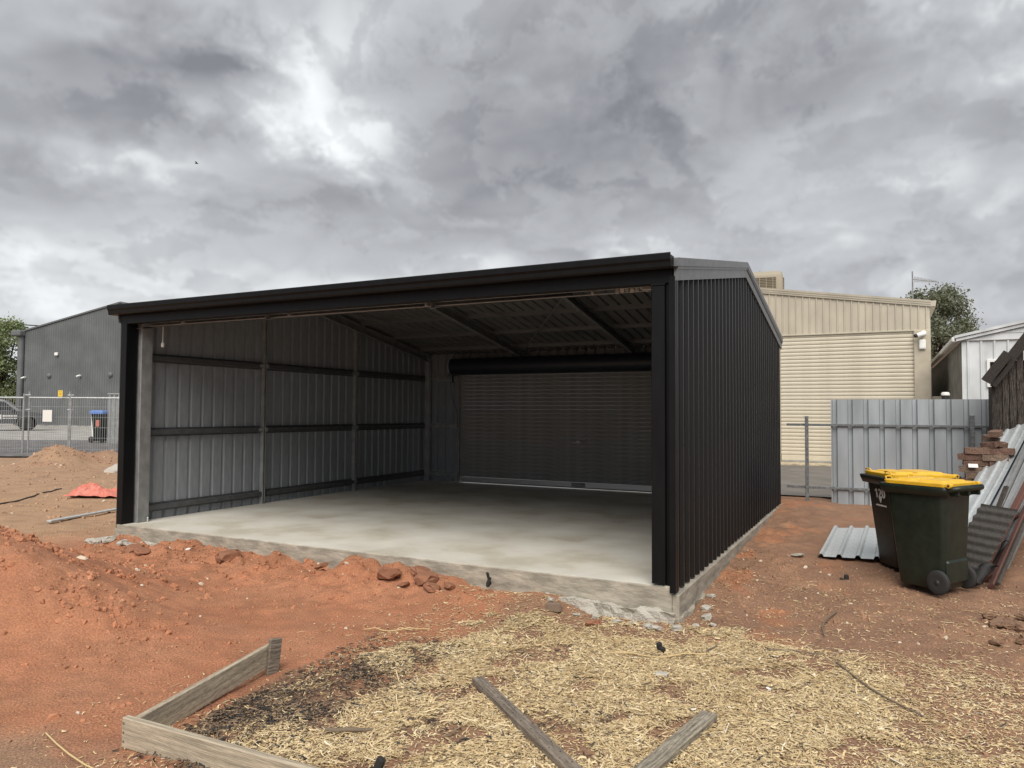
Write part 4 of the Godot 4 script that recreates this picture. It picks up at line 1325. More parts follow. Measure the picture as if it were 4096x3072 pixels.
func build_car() -> void:
	var front := street(-27.2, 43.0)
	var turn := atan2(0.4518, 0.8921) + 0.5
	var s := thing("parked_car", "dark grey dual-cab utility parked on the concrete behind the mesh fence", "car", Vector3(front.x, plain_height(front.x, front.z) + 0.05, front.z), turn)
	# local: +x is the front, +z faces the camera
	var st := new_st()
	var side := [Vector2(0.0, 0.42), Vector2(0.02, 0.80), Vector2(-0.12, 0.98), Vector2(-1.15, 1.12), Vector2(-5.15, 1.10), Vector2(-5.22, 0.62), Vector2(-5.1, 0.45), Vector2(-4.55, 0.40), Vector2(-4.45, 0.68), Vector2(-4.2, 0.85), Vector2(-3.85, 0.85), Vector2(-3.6, 0.68), Vector2(-3.5, 0.40), Vector2(-1.45, 0.40), Vector2(-1.36, 0.68), Vector2(-1.1, 0.85), Vector2(-0.75, 0.85), Vector2(-0.5, 0.68), Vector2(-0.42, 0.38)]
	extrude(st, side, Vector3(0, 0, -0.92), Vector3.RIGHT, Vector3.UP, Vector3(0, 0, 1.84))
	inst(s, "body", done(st), M.car_paint)
	st = new_st()
	var a := []
	for t in [[-1.15, 1.10, 0.88], [-1.95, 1.72, 0.70], [-2.3, 1.80, 0.67], [-3.35, 1.80, 0.67], [-3.75, 1.70, 0.70], [-3.95, 1.10, 0.88]]:
		a.append(t)
	var r0 := []
	var r1 := []
	for t in a:
		r0.append(Vector3(t[0], t[1], -t[2]))
		r1.append(Vector3(t[0], t[1], t[2]))
	loft(st, [r0, r1], true, -1)
	var cab := inst(s, "cabin", done(st), M.car_paint)
	for w in [[[-1.42, 1.14], [-1.98, 1.62], [-2.42, 1.68], [-2.44, 1.14]], [[-2.52, 1.14], [-2.50, 1.68], [-3.3, 1.68], [-3.55, 1.60], [-3.6, 1.14]]]:
		st = new_st()
		var ring := []
		var ring2 := []
		for p in w:
			var zz: float = 0.88 - (p[1] - 1.10) * 0.285
			ring.append(Vector3(p[0], p[1], zz + 0.004))
			ring2.append(Vector3(p[0], p[1], zz - 0.012))
		loft(st, [ring, ring2], true, -1)
		inst(cab, "window", done(st), M.car_glass)
	st = new_st()
	tube(st, [Vector3(-1.95, 1.84, 0.62), Vector3(-3.6, 1.84, 0.62)], 0.02, 6)
	inst(cab, "roof_rail", done(st), M.alu)
	inst(s, "mirror", box_mesh(Vector3(-1.55, 1.16, 1.0), Vector3(0.14, 0.17, 0.22), Basis(), 0.04), M.car_paint)
	inst(s, "side_step", box_mesh(Vector3(-2.5, 0.36, 0.95), Vector3(2.0, 0.06, 0.16), Basis(), 0.02), M.alu)
	inst(s, "headlight", box_mesh(Vector3(-0.14, 0.84, 0.80), Vector3(0.30, 0.14, 0.20), Basis(), 0.04), M.galv_bright)
	var d := inst(s, "door", box_mesh(Vector3(-1.98, 0.78, 0.925), Vector3(0.95, 0.66, 0.012), Basis(), 0.004), M.car_paint)
	inst(d, "handle", box_mesh(Vector3(-2.34, 0.98, 0.94), Vector3(0.16, 0.03, 0.03), Basis(), 0.008), M.alu)
	st = new_st()
	for k in 3:
		box(st, Vector3(-2.32 + k * 0.10, 0.78, 0.936), Vector3(0.05, 0.26, 0.006))
	for k in 9:
		box(st, Vector3(-2.0 + k * 0.075, 0.84, 0.936), Vector3(0.05, 0.09, 0.006))
		box(st, Vector3(-2.0 + k * 0.075, 0.70, 0.936), Vector3(0.05, 0.05, 0.006))
	inst(d, "lettering", done(st), M.sign_white)
	for wx in [-0.93, -4.03]:
		for wz in [-0.84, 0.84]:
			st = new_st()
			var xf := Transform3D(Basis(Vector3.RIGHT, PI * 0.5), Vector3(wx, 0.39, wz))
			lathe(st, [Vector2(0.25, -0.12), Vector2(0.37, -0.12), Vector2(0.39, -0.08), Vector2(0.39, 0.08), Vector2(0.37, 0.12), Vector2(0.25, 0.12)], 24, xf)
			var wh := inst(s, "wheel", done(st), M.rubber)
			st = new_st()
			lathe(st, [Vector2(0.26, -0.105), Vector2(0.27, 0.105), Vector2(0.24, 0.112), Vector2(0.235, 0.06), Vector2(0.06, 0.07), Vector2(0.05, 0.1)], 24, xf)
			for k in 6:
				var t2 := TAU * k / 6.0
				box(st, Vector3(wx + cos(t2) * 0.15, 0.39 + sin(t2) * 0.15, wz + 0.09 * signf(wz)), Vector3(0.22, 0.055, 0.03), Basis(Vector3.BACK, t2))
			inst(wh, "rim", done(st), M.alu)

func build_street_left() -> void:
	var lane := new_st()
	for i in 10:
		for j in 4:
			var q0 := []
			for c in [[0, 0], [0, 1], [1, 1], [1, 0]]:
				var lx: float = -6.0 + (i + c[0]) * 3.0
				var lz: float = -8.45 - (j + c[1]) * 2.15
				q0.append(Vector3(lx, -0.085, lz))
			quad(lane, q0[0], q0[1], q0[2], q0[3], 1)
	struct("lane", done(lane), M.lane)
	paving("road", -40.0, -6.0, 23.2, 29.2, 0.05, M.asphalt)
	paving("driveway", -48.0, -8.0, 29.2, 56.0, 0.05, M.apron)
	# temporary mesh fence
	var lbls := ["bare wire-mesh fence panel at the left edge in front of the car", "wire-mesh fence panel carrying the yellow and white signs", "wire-mesh fence panel in front of the blue-lidded bin"]
	var spans := [[-18.3, -15.94], [-15.84, -14.52], [-14.40, -12.2]]
	for i in 3:
		var l0: float = spans[i][0]
		var l1: float = spans[i][1]
		var d := 24.0 + 0.12 * (i % 2)
		var p0 := street(l0, d, -0.20)
		var s := thing("mesh_fence_panel", lbls[i], "fence panel", p0, atan2(0.4518, 0.8921), "temporary fence panels")
		var wd := l1 - l0
		for x in [0.0, wd]:
			var st := new_st()
			tube(st, [Vector3(x, -0.06, 0), Vector3(x, 2.20 if i == 1 else 2.12, 0)], 0.026, 8)
			inst(s, "upright", done(st), M.galv)
		for y in [0.02, 1.99]:
			var st2 := new_st()
			tube(st2, [Vector3(0, y, 0), Vector3(wd, y, 0)], 0.028, 8)
			inst(s, "frame_rail", done(st2), M.galv_bright)
		var st3 := new_st()
		var k := 0
		while k * 0.075 < wd:
			box(st3, Vector3(k * 0.075, 1.0, 0), Vector3(0.0075, 1.95, 0.0075))
			k += 1
		for y in [0.32, 0.68, 1.02, 1.36, 1.70]:
			box(st3, Vector3(wd * 0.5, y, 0.005), Vector3(wd, 0.0085, 0.0085))
		inst(s, "wire_mesh", done(st3), M.wire)
		if i == 1:
			for y in [2.08, 1.6]:
				inst(s, "clamp", box_mesh(Vector3(-0.05, y, 0.02), Vector3(0.20, 0.04, 0.05), Basis(), 0.008), M.galv_bright)
				inst(s, "clamp", box_mesh(Vector3(wd + 0.05, y, 0.02), Vector3(0.20, 0.04, 0.05), Basis(), 0.008), M.galv_bright)
		var fb := inst(self, "fence_foot", box_mesh(p0 + RIGHT * (wd + 0.06) + Vector3(0, -0.03, 0), Vector3(0.26, 0.13, 0.62), Basis(Vector3.UP, 0.47), 0.02), M.concrete_rough)
		tag(fb, ["concrete block foot between the left and middle mesh panels", "concrete block foot beside the spoil heap at the mesh fence", "concrete block foot at the far end of the mesh fence"][i], "block", "temporary fence feet")
	var yb := street(-14.72, 23.94, 1.93)
	var sg := thing("warning_sign", "small yellow notice on top of the mesh fence", "sign", yb, 0.469)
	inst(sg, "board", box_mesh(Vector3.ZERO, Vector3(0.145, 0.20, 0.006)), M.sign_yellow)
	var st4 := new_st()
	for k in 3:
		box(st4, Vector3(0, 0.055 - k * 0.05, 0.005), Vector3(0.10 - 0.02 * (k % 2), 0.010, 0.003))
	inst(sg, "lettering", done(st4), M.sign_ink)
	var ws := inst(self, "notice_board", box_mesh(Vector3.ZERO, Vector3(0.30, 0.38, 0.006)), M.sign_white, Transform3D(Basis(Vector3.UP, 0.469), street(-15.13, 23.95, 1.20)))
	tag(ws, "blank white square notice hung on the mesh fence", "sign")

	# ribbed steel fence end and blue-lidded bin
	var fp := street(-14.83, 27.0)
	fp.y = plain_height(fp.x, fp.z)
	var cf := thing("steel_fence", "pale ribbed steel fence end standing beside the blue-lidded bin", "fence", fp, atan2(0.4518, 0.8921))
	for i in 3:
		inst(cf, "fence_sheet", sheet(wave_profile(0.80, 0.16, 0.07), Vector3(i * 0.8, 0, 0), Vector3.RIGHT, Vector3.BACK, Vector3.UP, func(_q): return -0.05, func(_q): return 1.82, M.galv, M.galv, true))
	inst(cf, "top_rail", box_mesh(Vector3(1.2, 1.86, 0.03), Vector3(2.4, 0.05, 0.1), Basis(), 0.01), M.galv)
	var bp := street(-15.25, 27.3)
	bp.y = plain_height(bp.x, bp.z) + 0.05
	var b := thing("recycling_bin", "dark wheeled bin with a blue lid beyond the mesh fence", "bin", bp, 0.469 + PI * 0.92)
	var st5 := new_st()
	var rings := []
	for r in [[0.06, 0.16, 0.17], [0.5, 0.20, 0.20], [1.06, 0.24, 0.24]]:
		rings.append(round_rect(0, 0, r[1], r[2], 0.06, r[0], 4))
	loft(st5, rings, true, 1)
	var body := inst(b, "body", done(st5), M.bin_green)
	inst(body, "sticker", box_mesh(Vector3(-0.06, 0.72, -0.222), Vector3(0.16, 0.24, 0.01)), M.red_sticker)
	inst(body, "pale_edge", box_mesh(Vector3(0.215, 0.56, -0.16), Vector3(0.05, 1.0, 0.06), Basis(Vector3.BACK, -0.10), 0.01), M.white_plastic)
	st5 = new_st()
	rings = []
	for r in [[1.06, 0.29, 0.27], [1.15, 0.30, 0.28], [1.20, 0.24, 0.22]]:
		rings.append(round_rect(0, 0, r[1], r[2], 0.06, r[0], 4))
	loft(st5, rings, true, 1)
	inst(b, "lid", done(st5), M.bin_blue)
	for wz in [-0.26, 0.26]:
		st5 = new_st()
		lathe(st5, [Vector2(0.11, -0.03), Vector2(0.12, 0), Vector2(0.11, 0.03)], 16, Transform3D(Basis(Vector3.RIGHT, PI * 0.5), Vector3(0.17, 0.12, wz)))
		inst(b, "wheel", done(st5), M.rubber)
	# overhead wires
	for k in 2:
		var st6 := new_st()
		var pts := []
		for i in 13:
			var t := float(i) / 12.0
			var q := street(lerpf(-62.0, -26.0, t), lerpf(64.0, 66.0, t))
			q.y = ([11.0, 7.1][k] - [2.3, 0.9][k] * t) - 0.9 * sin(PI * t)
			pts.append(q)
		tube(st6, pts, 0.05, 5)
		tag(inst(self, "overhead_wire", done(st6), M.cable), ["upper overhead wire against the sky at the left", "lower overhead wire crossing the left-hand trees"][k], "wire", "overhead wires")

func build_left_yard() -> void:
	# crumpled red tarpaulin
	var fold := FastNoiseLite.new()
	fold.seed = 77
	fold.frequency = 1.9
	fold.fractal_type = FastNoiseLite.FRACTAL_RIDGED
	fold.fractal_octaves = 3
	var nu := 44
	var nv := 26
	var grid := []
	for j in nv + 1:
		var row := []
		for i in nu + 1:
			var u := float(i) / nu
			var v := float(j) / nv
			var lat := lerpf(-0.95, 0.95, u) + 0.10 * sin(v * 9.0) * (0.5 - u) + 0.10 * fold.get_noise_2d(v * 2.0, u * 0.5)
			var dd := lerpf(-0.42, 0.42, v) * (0.75 + 0.35 * sin(u * 3.3 + 0.6)) + 0.12 * sin(u * 7.0)
			var p := Vector3(-4.05, 0, -3.0) + Vector3(0.80, 0, -0.55).normalized() * lat + Vector3(-0.55, 0, -0.80).normalized() * dd
			var edge := minf(minf(u, 1.0 - u), minf(v, 1.0 - v) * 0.8) * 5.0
			var rise := clampf(edge, 0.0, 1.0)
			var f := fold.get_noise_2d(lat * 1.1, dd * 1.6) * 0.5 + 0.5
			p.y = gh(p.x, p.z) + 0.015 + rise * (0.03 + 0.32 * f * (0.5 + 0.5 * sin(u * 9.0 + v * 3.0))) + 0.05 * f
			row.append(p)
		grid.append(row)
	var st := new_st()
	for j in nv:
		for i in nu:
			quad(st, grid[j][i], grid[j][i + 1], grid[j + 1][i + 1], grid[j + 1][i], 1 if (i + j) % 3 else -1)
	tag(inst(self, "tarpaulin", done(st), M.tarp), "crumpled salmon-red tarpaulin on the dirt left of the garage", "tarpaulin")
	var bst := new_st()
	var brings := []
	for i in 11:
		var t := i / 10.0
		var bc := Vector3(-9.0, 0, -6.0) + Vector3(0.80, 0, -0.55).normalized() * (t * 1.1)
		bc.y = gh(bc.x, bc.z)
		var ring := []
		for k in 12:
			var an := TAU * k / 12.0
			var rr := (0.05 + 0.17 * sin(PI * (t * 0.85 + 0.12))) * (1.0 + 0.22 * sin(an * 3.0 + i * 1.3) + 0.15 * sin(an * 2.0 - i * 0.8))
			ring.append(bc + Vector3(-0.55, 0, -0.80).normalized() * cos(an) * rr * 1.3 + Vector3(0, maxf(-0.02, sin(an)) * rr * 0.9, 0))
		brings.append(ring)
	loft(bst, brings, true, 1)
	var bag := inst(self, "plastic_bag", done(bst), M.bag)
	tag(bag, "pale plastic bag lying on the dirt behind the tarpaulin", "bag")
	var a := Vector3(-1.86, 0, -0.30)
	var b := Vector3(-2.45, 0, -2.3)
	a.y = gh(a.x, a.z) + 0.035
	b.y = gh(b.x, b.z) + 0.05
	tag(inst(self, "steel_strip", _beam(a, b, 0.075, 0.03, Vector3.UP), M.galv_bright), "pale steel strip lying on the dirt left of the slab", "steel")
	var hp := []
	for i in 15:
		var t := float(i) / 14.0
		var q := Vector3(lerpf(-4.2, -6.2, t) + 0.05 * sin(t * 6.0), 0, lerpf(-0.6, -3.2, t) + 0.04 * sin(t * 8.0))
		q.y = gh(q.x, q.z) + 0.010
		hp.append(q)
	st = new_st()
	tube(st, hp, 0.014, 6)
	tag(inst(self, "black_hose", done(st), M.cable), "thin black hose lying across the left yard", "hose")

# ---------------------------------------------------------------- trees
func build_tree(called: String, label: String, at: Vector3, high: float, crown_low: float, rx: float, rz: float, leaf: float, count: int, clumps: int, m: Material, sd: int, grp: String) -> void:
	var r := RandomNumberGenerator.new()
	r.seed = sd
	var s := thing(called, label, "tree", at, 0.0, grp)
	var st := new_st()
	tube(st, [Vector3.ZERO, Vector3(0.1, high * 0.25, 0.05), Vector3(-0.05, high * 0.55, 0.1), Vector3(0.1, high * 0.8, 0)], [rx * 0.09, rx * 0.07, rx * 0.045, rx * 0.015], 10)
	var cs := []
	for k in clumps:
		var t := r.randf()
		var ang := r.randf() * TAU
		var rad := sqrt(r.randf())
		var y := lerpf(crown_low, high, t)
		var bulge := sqrt(maxf(0.05, sin(PI * clampf(t * 0.86 + 0.12, 0, 1))))
		cs.append(Vector3(cos(ang) * rad * rx * bulge, y, sin(ang) * rad * rz * bulge))
		if k % 4 == 0:
			var c: Vector3 = cs[-1]
			tube(st, [Vector3(0, maxf(high * 0.2, y * 0.45), 0), c * Vector3(0.5, 1, 0.5) + Vector3(0, -0.3, 0), c], [rx * 0.03, rx * 0.02, rx * 0.006], 5)
	inst(s, "trunk", done(st), M.bark)
	var verts := PackedVector3Array()
	var norms := PackedVector3Array()
	for k in count:
		var c: Vector3 = cs[r.randi() % cs.size()]
		var d := Vector3(r.randfn(), r.randfn(), r.randfn()) * rx * 0.105
		var p := c + d
		var dirv := (Vector3(r.randfn(), r.randfn() - 0.35, r.randfn())).normalized()
		var sidev := dirv.cross(Vector3(r.randfn(), r.randfn(), r.randfn()).normalized()).normalized()
		var l := leaf * r.randf_range(0.7, 1.4)
		var w := l * r.randf_range(0.22, 0.34)
		var q := [p, p + dirv * l * 0.5 + sidev * w, p + dirv * l, p + dirv * l * 0.5 - sidev * w]
		var nn: Vector3 = (q[0] - q[2]).cross(q[0] - q[1]).normalized()
		if nn.y < 0:
			q.reverse()
			nn = -nn
		for t2 in [0, 1, 2, 0, 2, 3]:
			verts.append(q[t2])
			norms.append(nn)
	var arr := []
	arr.resize(Mesh.ARRAY_MAX)
	arr[Mesh.ARRAY_VERTEX] = verts
	arr[Mesh.ARRAY_NORMAL] = norms
	var mesh := ArrayMesh.new()
	mesh.add_surface_from_arrays(Mesh.PRIMITIVE_TRIANGLES, arr)
	inst(s, "crown", mesh, m)

func build_trees() -> void:
	build_tree("garden_tree", "grey-green tree rising behind the beige and white sheds", Vector3(10.85, -0.3, -38.2), 8.15, 3.2, 2.15, 2.1, 0.15, 17000, 80, M.leaf_grey, 101, "")
	var p := street(-43.6, 63.0)
	build_tree("street_tree", "green tree at the left edge behind the dark building", Vector3(p.x, 0.1, p.z), 8.6, 1.2, 3.2, 3.0, 0.22, 15000, 90, M.leaf_green, 102, "trees at the left edge")
	p = street(-40.4, 66.0)
	build_tree("street_tree", "darker tree close against the dark building's downpipe", Vector3(p.x, 0.1, p.z), 7.9, 1.0, 3.0, 2.6, 0.22, 20000, 80, M.leaf_deep, 103, "trees at the left edge")
	p = street(-38.6, 80.0)
	build_tree("street_tree", "tree top showing over the dark building's low eave", Vector3(p.x, 0.1, p.z), 10.2, 2.0, 3.6, 3.0, 0.26, 14000, 70, M.leaf_green, 104, "trees at the left edge")
	p = street(-46.5, 58.0)
	build_tree("street_tree", "pale green shrubby tree low at the left edge", Vector3(p.x, 0.1, p.z), 5.6, 0.3, 3.4, 2.6, 0.22, 20000, 80, M.leaf_green, 105, "trees at the left edge")

# ---------------------------------------------------------------- foreground timber and litter
func board_between(parent: Node, called: String, a: Vector3, b: Vector3, high: float, thick: float, m: Material) -> MeshInstance3D:
	# mesh local x runs along the board, so that the grain follows it
	var v := (b - a).normalized()
	var side := v.cross(Vector3.UP).normalized()
	var up := side.cross(v)
	return inst(parent, called, box_mesh(Vector3.ZERO, Vector3((b - a).length(), high, thick), Basis(), 0.004), m, Transform3D(Basis(v, up, side), (a + b) * 0.5))

func build_boards() -> void:
	var e := thing("timber_edging", "weathered timber garden edging of two boards nailed at a corner", "edging")
	board_between(e, "board", Vector3(5.035, -0.225, 3.395), Vector3(4.80, -0.195, 2.20), 0.145, 0.034, M.grey_timber)
	board_between(e, "board", Vector3(4.995, -0.215, 3.425), Vector3(6.95, -0.235, 3.36), 0.15, 0.038, M.grey_timber)
	inst(e, "stake", box_mesh(Vector3(0, 0, 0), Vector3(0.085, 0.26, 0.03), Basis(), 0.004), M.grey_timber_dark, Transform3D(Basis(Vector3.UP, 1.33) * Basis(Vector3.BACK, -0.10), Vector3(4.858, -0.215, 2.275)))
	var st := new_st()
	for k in 3:
		lathe(st, [Vector2(0.005, 0), Vector2(0.005, 0.004), Vector2(0.001, 0.005)], 8, Transform3D(Basis(Vector3.RIGHT, PI * 0.5), Vector3(5.012, -0.165 - k * 0.045, 3.444)))
	inst(e, "nail_heads", done(st), M.stick)
	var a := Vector3(6.16, 0, 1.87)
	var b := Vector3(7.42, 0, 2.94)
	a.y = gh(a.x, a.z) + 0.030
	b.y = gh(b.x, b.z) + 0.040
	var p1 := thing("loose_plank", "long grey weathered plank with nail holes lying on the straw", "plank", Vector3.ZERO, 0.0, "planks lying on the straw")
	var pb := board_between(p1, "board", a, b, 0.042, 0.075, M.grey_timber_dark)
	st = new_st()
	for k in 26:
		var q := Vector3(-0.75 + k * 0.058, 0.0215, 0.018 * (1 if k % 2 else -1) + rng.randf_range(-0.008, 0.008))
		lathe(st, [Vector2(0.005, -0.002), Vector2(0.004, 0.0008)], 6, Transform3D(Basis(), q))
	inst(pb, "nail_holes", done(st), M.char)
	a = Vector3(7.555, 0, 1.74)
	b = Vector3(7.36, 0, 2.95)
	a.y = gh(a.x, a.z) + 0.030
	b.y = gh(b.x, b.z) + 0.034
	var p2 := thing("loose_plank", "shorter pale grey split plank on the straw, right of the long one", "plank", Vector3.ZERO, 0.0, "planks lying on the straw")
	board_between(p2, "board", a, b, 0.038, 0.09, M.grey_timber_pale)

func lump(called: String, label: String, cat: String, grp: String, mesh: Mesh, m: Material, x: float, z: float, size: Vector3, sink := 0.2, turn := -1.0) -> void:
	var t := rng.randf() * TAU if turn < 0.0 else turn
	var xf := Transform3D(Basis.from_euler(Vector3(rng.randf_range(-0.3, 0.3), t, rng.randf_range(-0.3, 0.3))).scaled_local(size), Vector3(x, gh(x, z) + size.y * (0.36 - sink), z))
	tag(inst(self, called, mesh, m, xf), label, cat, grp)

func build_litter() -> void:
	var rocks := []
	for k in 6:
		rocks.append(rock_mesh(200 + k, [0.8, 0.6, 0.9, 0.5, 0.7, 0.65][k], [0.5, 0.7, 0.45, 0.6, 0.8, 0.55][k]))
	# big clay clods along the slab
	var spots := [[4.32, 0.30, 0.26], [4.52, 0.34, 0.13], [4.70, 0.26, 0.22], [4.82, 0.33, 0.15], [4.60, 0.18, 0.20], [4.95, 0.24, 0.12], [2.25, 0.30, 0.28], [3.45, 0.22, 0.15], [1.1, 0.55, 0.24], [1.32, 0.62, 0.16], [6.35, 0.34, 0.13]]
	for q in spots:
		lump("clay_clod", "lump of red clay thrown up against the front of the slab", "clod", "clay clods along the slab", rocks[rng.randi() % 6], M.clod, q[0], q[1], Vector3(q[2] * rng.randf_range(0.9, 1.3), q[2] * 0.8, q[2]), 0.12)
	lump("half_brick", "reddish half brick where the straw meets the red soil", "brick", "", box_mesh(Vector3.ZERO, Vector3(1, 1, 1), Basis(), 0.12), M.brick_2, 5.98, 0.28, Vector3(0.13, 0.075, 0.10), 0.05, 0.4)
	# grey rubble at the slab corners
	for q in [[6.5, 0.22, 0.10], [6.62, 0.17, 0.07], [6.75, 0.20, 0.08], [6.83, 0.26, 0.10], [6.97, 0.15, 0.09], [7.08, 0.0, 0.07], [7.12, -0.25, 0.10], [7.06, -0.5, 0.08], [6.3, 0.14, 0.07], [6.15, 0.2, 0.06], [7.2, -0.1, 0.06], [5.9, 0.16, 0.06], [7.03, -0.85, 0.07]]:
		lump("concrete_chunk", "pale broken concrete chunk at the slab's front right corner", "rubble", "rubble at the front right corner", rocks[rng.randi() % 6], M.concrete_rough, q[0], q[1], Vector3(q[2] * 1.3, q[2] * 0.8, q[2]), 0.15)
	for q in [[-0.15, 0.16, 0.16], [0.02, 0.20, 0.13], [0.2, 0.22, 0.15], [0.38, 0.2, 0.12], [0.55, 0.2, 0.14], [-0.35, 0.1, 0.12], [0.12, 0.32, 0.09]]:
		lump("concrete_chunk", "pale broken concrete chunk at the slab's front left corner", "rubble", "rubble at the front left corner", rocks[rng.randi() % 6], M.concrete_rough, q[0], q[1], Vector3(q[2] * 1.2, q[2] * 0.9, q[2]), 0.1)
	lump("grey_stone", "flat grey stone on the soil left of the galvanised sheet", "stone", "", rocks[3], M.concrete_rough, 7.55, -2.95, Vector3(0.17, 0.09, 0.11), 0.1)
	lump("grey_stone", "angular grey stone chip lying on the straw right of the planks", "stone", "", rocks[0], M.concrete_rough, 7.14, 1.20, Vector3(0.07, 0.05, 0.11), 0.1)
	# charred wood lumps
	for q in [[6.02, 0.045, -0.02, 0.17, "charred stub leaning on the slab's front edge"], [7.02, 0.72, 0.0, 0.10, "charred stub standing on the straw below the slab corner"], [8.05, -2.35, 0.0, 0.09, "charred stub standing on the soil left of the bins"], [6.32, 3.08, 0.0, 0.12, "curved black scrap at the bottom edge of the straw"]]:
		var s := new_st()
		var base := Vector3(q[0], gh(q[0], maxf(q[1], 0.05)) - 0.01, q[1] + 0.02)
		if q[0] < 6.1:
			base = Vector3(q[0] - 0.75, -0.15, 0.075)
		for c3 in 4:
			var off := Vector3(rng.randf_range(-0.025, 0.025), 0, rng.randf_range(-0.02, 0.02))
			var hh: float = q[3] * [0.85, 0.55, 0.4, 0.3][c3]
			box(s, base + off + Vector3(0, hh * 0.45, 0), Vector3(0.026, hh, 0.034) * rng.randf_range(0.8, 1.3), Basis.from_euler(Vector3(rng.randf_range(-0.4, 0.4), rng.randf() * 3.0, rng.randf_range(-0.35, 0.35))), 0.008)
		tag(inst(self, "charred_stub", done(s), M.char), q[4], "charcoal", "charred lumps")
	# sticks
	var sticks := [[8.02, -0.98, 8.0, -0.18, 0.008, "dark straight stick on the bare soil in front of the bins"], [8.1, 0.45, 8.62, 1.18, 0.0075, "long curved twig along the right edge of the straw"], [7.5, 0.42, 8.05, 0.30, 0.005, "thin twig lying across the top of the straw"], [5.82, 2.86, 6.05, 2.74, 0.013, "short dark branch near the edging's front board"], [7.30, 0.38, 7.34, 0.7, 0.006, "small bent twig on the straw, midway to the corner"]]
	for q in sticks:
		var s2 := new_st()
		var pts := []
		for i in 7:
			var t := i / 6.0
			var x := lerpf(q[0], q[2], t) + 0.03 * sin(t * 5.0 + q[0])
			var z := lerpf(q[1], q[3], t) + 0.06 * sin(t * PI) * (0.8 if q[4] < 0.0078 and q[4] > 0.007 else 0.15)
			pts.append(Vector3(x, gh(x, z) + q[4] + 0.008 + 0.01 * sin(t * PI), z))
		tube(s2, pts, [q[4], q[4], q[4] * 0.9, q[4] * 0.9, q[4] * 0.8, q[4] * 0.7, q[4] * 0.5], 6)
		tag(inst(self, "fallen_stick", done(s2), M.stick), q[5], "stick", "sticks on the ground")
	for q in [[4.55, 3.55, 5.9, 3.62, "long dry stem arching in front of the edging corner"], [4.85, 1.32, 5.25, 1.02, "dry curved stem on the red soil behind the edging"], [6.7, 0.95, 7.35, 0.62, "dry yellowish stem on the straw near the charred stub"]]:
		var s3 := new_st()
		var pts2 := []
		for i in 9:
			var t := i / 8.0
			var x := lerpf(q[0], q[2], t)
			var z := lerpf(q[1], q[3], t) + 0.10 * sin(t * PI)
			pts2.append(Vector3(x, gh(x, z) + 0.012 + 0.02 * sin(t * PI * 2.0) ** 2, z))
		tube(s3, pts2, 0.0045, 5)
		tag(inst(self, "dry_stem", done(s3), M.straw_stem), q[4], "stem", "dry stems on the ground")
	for q in [[1.02, 0.42, 0.10, "white scrap of plastic on the soil near the slab's left corner"], [1.62, 0.30, 0.08, "white paper scrap at the foot of the slab edge"], [7.78, 1.10, 0.03, "tiny white scrap on the straw's right side"]]:
		var m2 := rock_mesh(300 + int(q[0] * 10), 0.25, 0.8)
		lump("plastic_scrap", q[3], "litter", "white litter", m2, M.white_plastic, q[0], q[1], Vector3(q[2] * 1.3, q[2], q[2] * 0.8), 0.1)
	# brown soil lumps at the lower right edge
	for k in 26:
		var x2 := 9.12 + rng.randf() * 0.45
		var z2 := -1.35 + rng.randf() * 0.8 - (x2 - 9.2) * 0.5
		var sz := rng.randf_range(0.06, 0.13)
		lump("soil_clod", "brown soil lump in the heap at the right edge below the scrap", "clod", "brown clods at the right edge", rocks[rng.randi() % 6], M.clod_brown, x2, z2, Vector3(sz * 1.2, sz * 0.85, sz), 0.05)

func scatter(called: String, label: String, cat: String, mesh: Mesh, m: Material, xfs: Array, cols: PackedColorArray) -> void:
	var mm := MultiMesh.new()
	mm.transform_format = MultiMesh.TRANSFORM_3D
	mm.use_colors = true
	mm.mesh = mesh
	mm.instance_count = xfs.size()
	for i in xfs.size():
		mm.set_instance_transform(i, xfs[i])
		mm.set_instance_color(i, cols[i])
	var o := MultiMeshInstance3D.new()
	o.name = numbered(called)
	o.multimesh = mm
	o.material_override = m
	add_child(o)
	o.set_meta("kind", "stuff")
	tag(o, label, cat)

func straw_density(x: float, z: float) -> float:
	var j := Vector2(n_low.get_noise_2d(x * 2.0 + 3.0, z * 2.0), n_low.get_noise_2d(x * 2.0 - 17.0, z * 2.0 + 5.0)) * 0.38
	j += Vector2(n_mid.get_noise_2d(x, z), n_mid.get_noise_2d(x + 9.0, z)) * 0.12
	var p := Vector2(x, z) + j
	var d := 0.0
	if Geometry2D.is_point_in_polygon(p, straw_poly):
		d = 1.0
		var patch := n_patch.get_noise_2d(x * 1.9 + 31.0, z * 1.9)
		d *= 1.0 - 0.86 * sm(0.05, 0.26, patch + 0.3 * n_mid.get_noise_2d(x * 1.3, z * 1.3))
		# thinner in the charred corner inside the edging
		d *= 1.0 - 0.72 * sm(6.0, 5.3, x + 0.3 * j.x) * sm(1.6, 2.3, z)
	else:
		d = 0.07 + 0.16 * sm(0.0, 0.35, n_patch.get_noise_2d(x * 2.3, z * 2.3)) * sm(5.8, 6.6, x)
		if x < 5.0:
			d *= 0.12
		# sparser litter trails off to the right
		if x > 7.6 and z > 0.2:
			d += 0.13
	return d

var straw_poly := PackedVector2Array([Vector2(5.15, 2.56), Vector2(5.2, 1.91), Vector2(5.33, 1.33), Vector2(5.59, 0.72), Vector2(6.19, 0.30), Vector2(6.88, 0.16), Vector2(7.42, 0.02), Vector2(7.93, 0.05), Vector2(8.25, 0.4), Vector2(8.52, 0.64), Vector2(8.62, 1.21), Vector2(8.75, 1.6), Vector2(8.9, 2.4), Vector2(8.9, 4.2), Vector2(6.4, 4.2), Vector2(6.3, 3.34), Vector2(5.1, 3.34)])

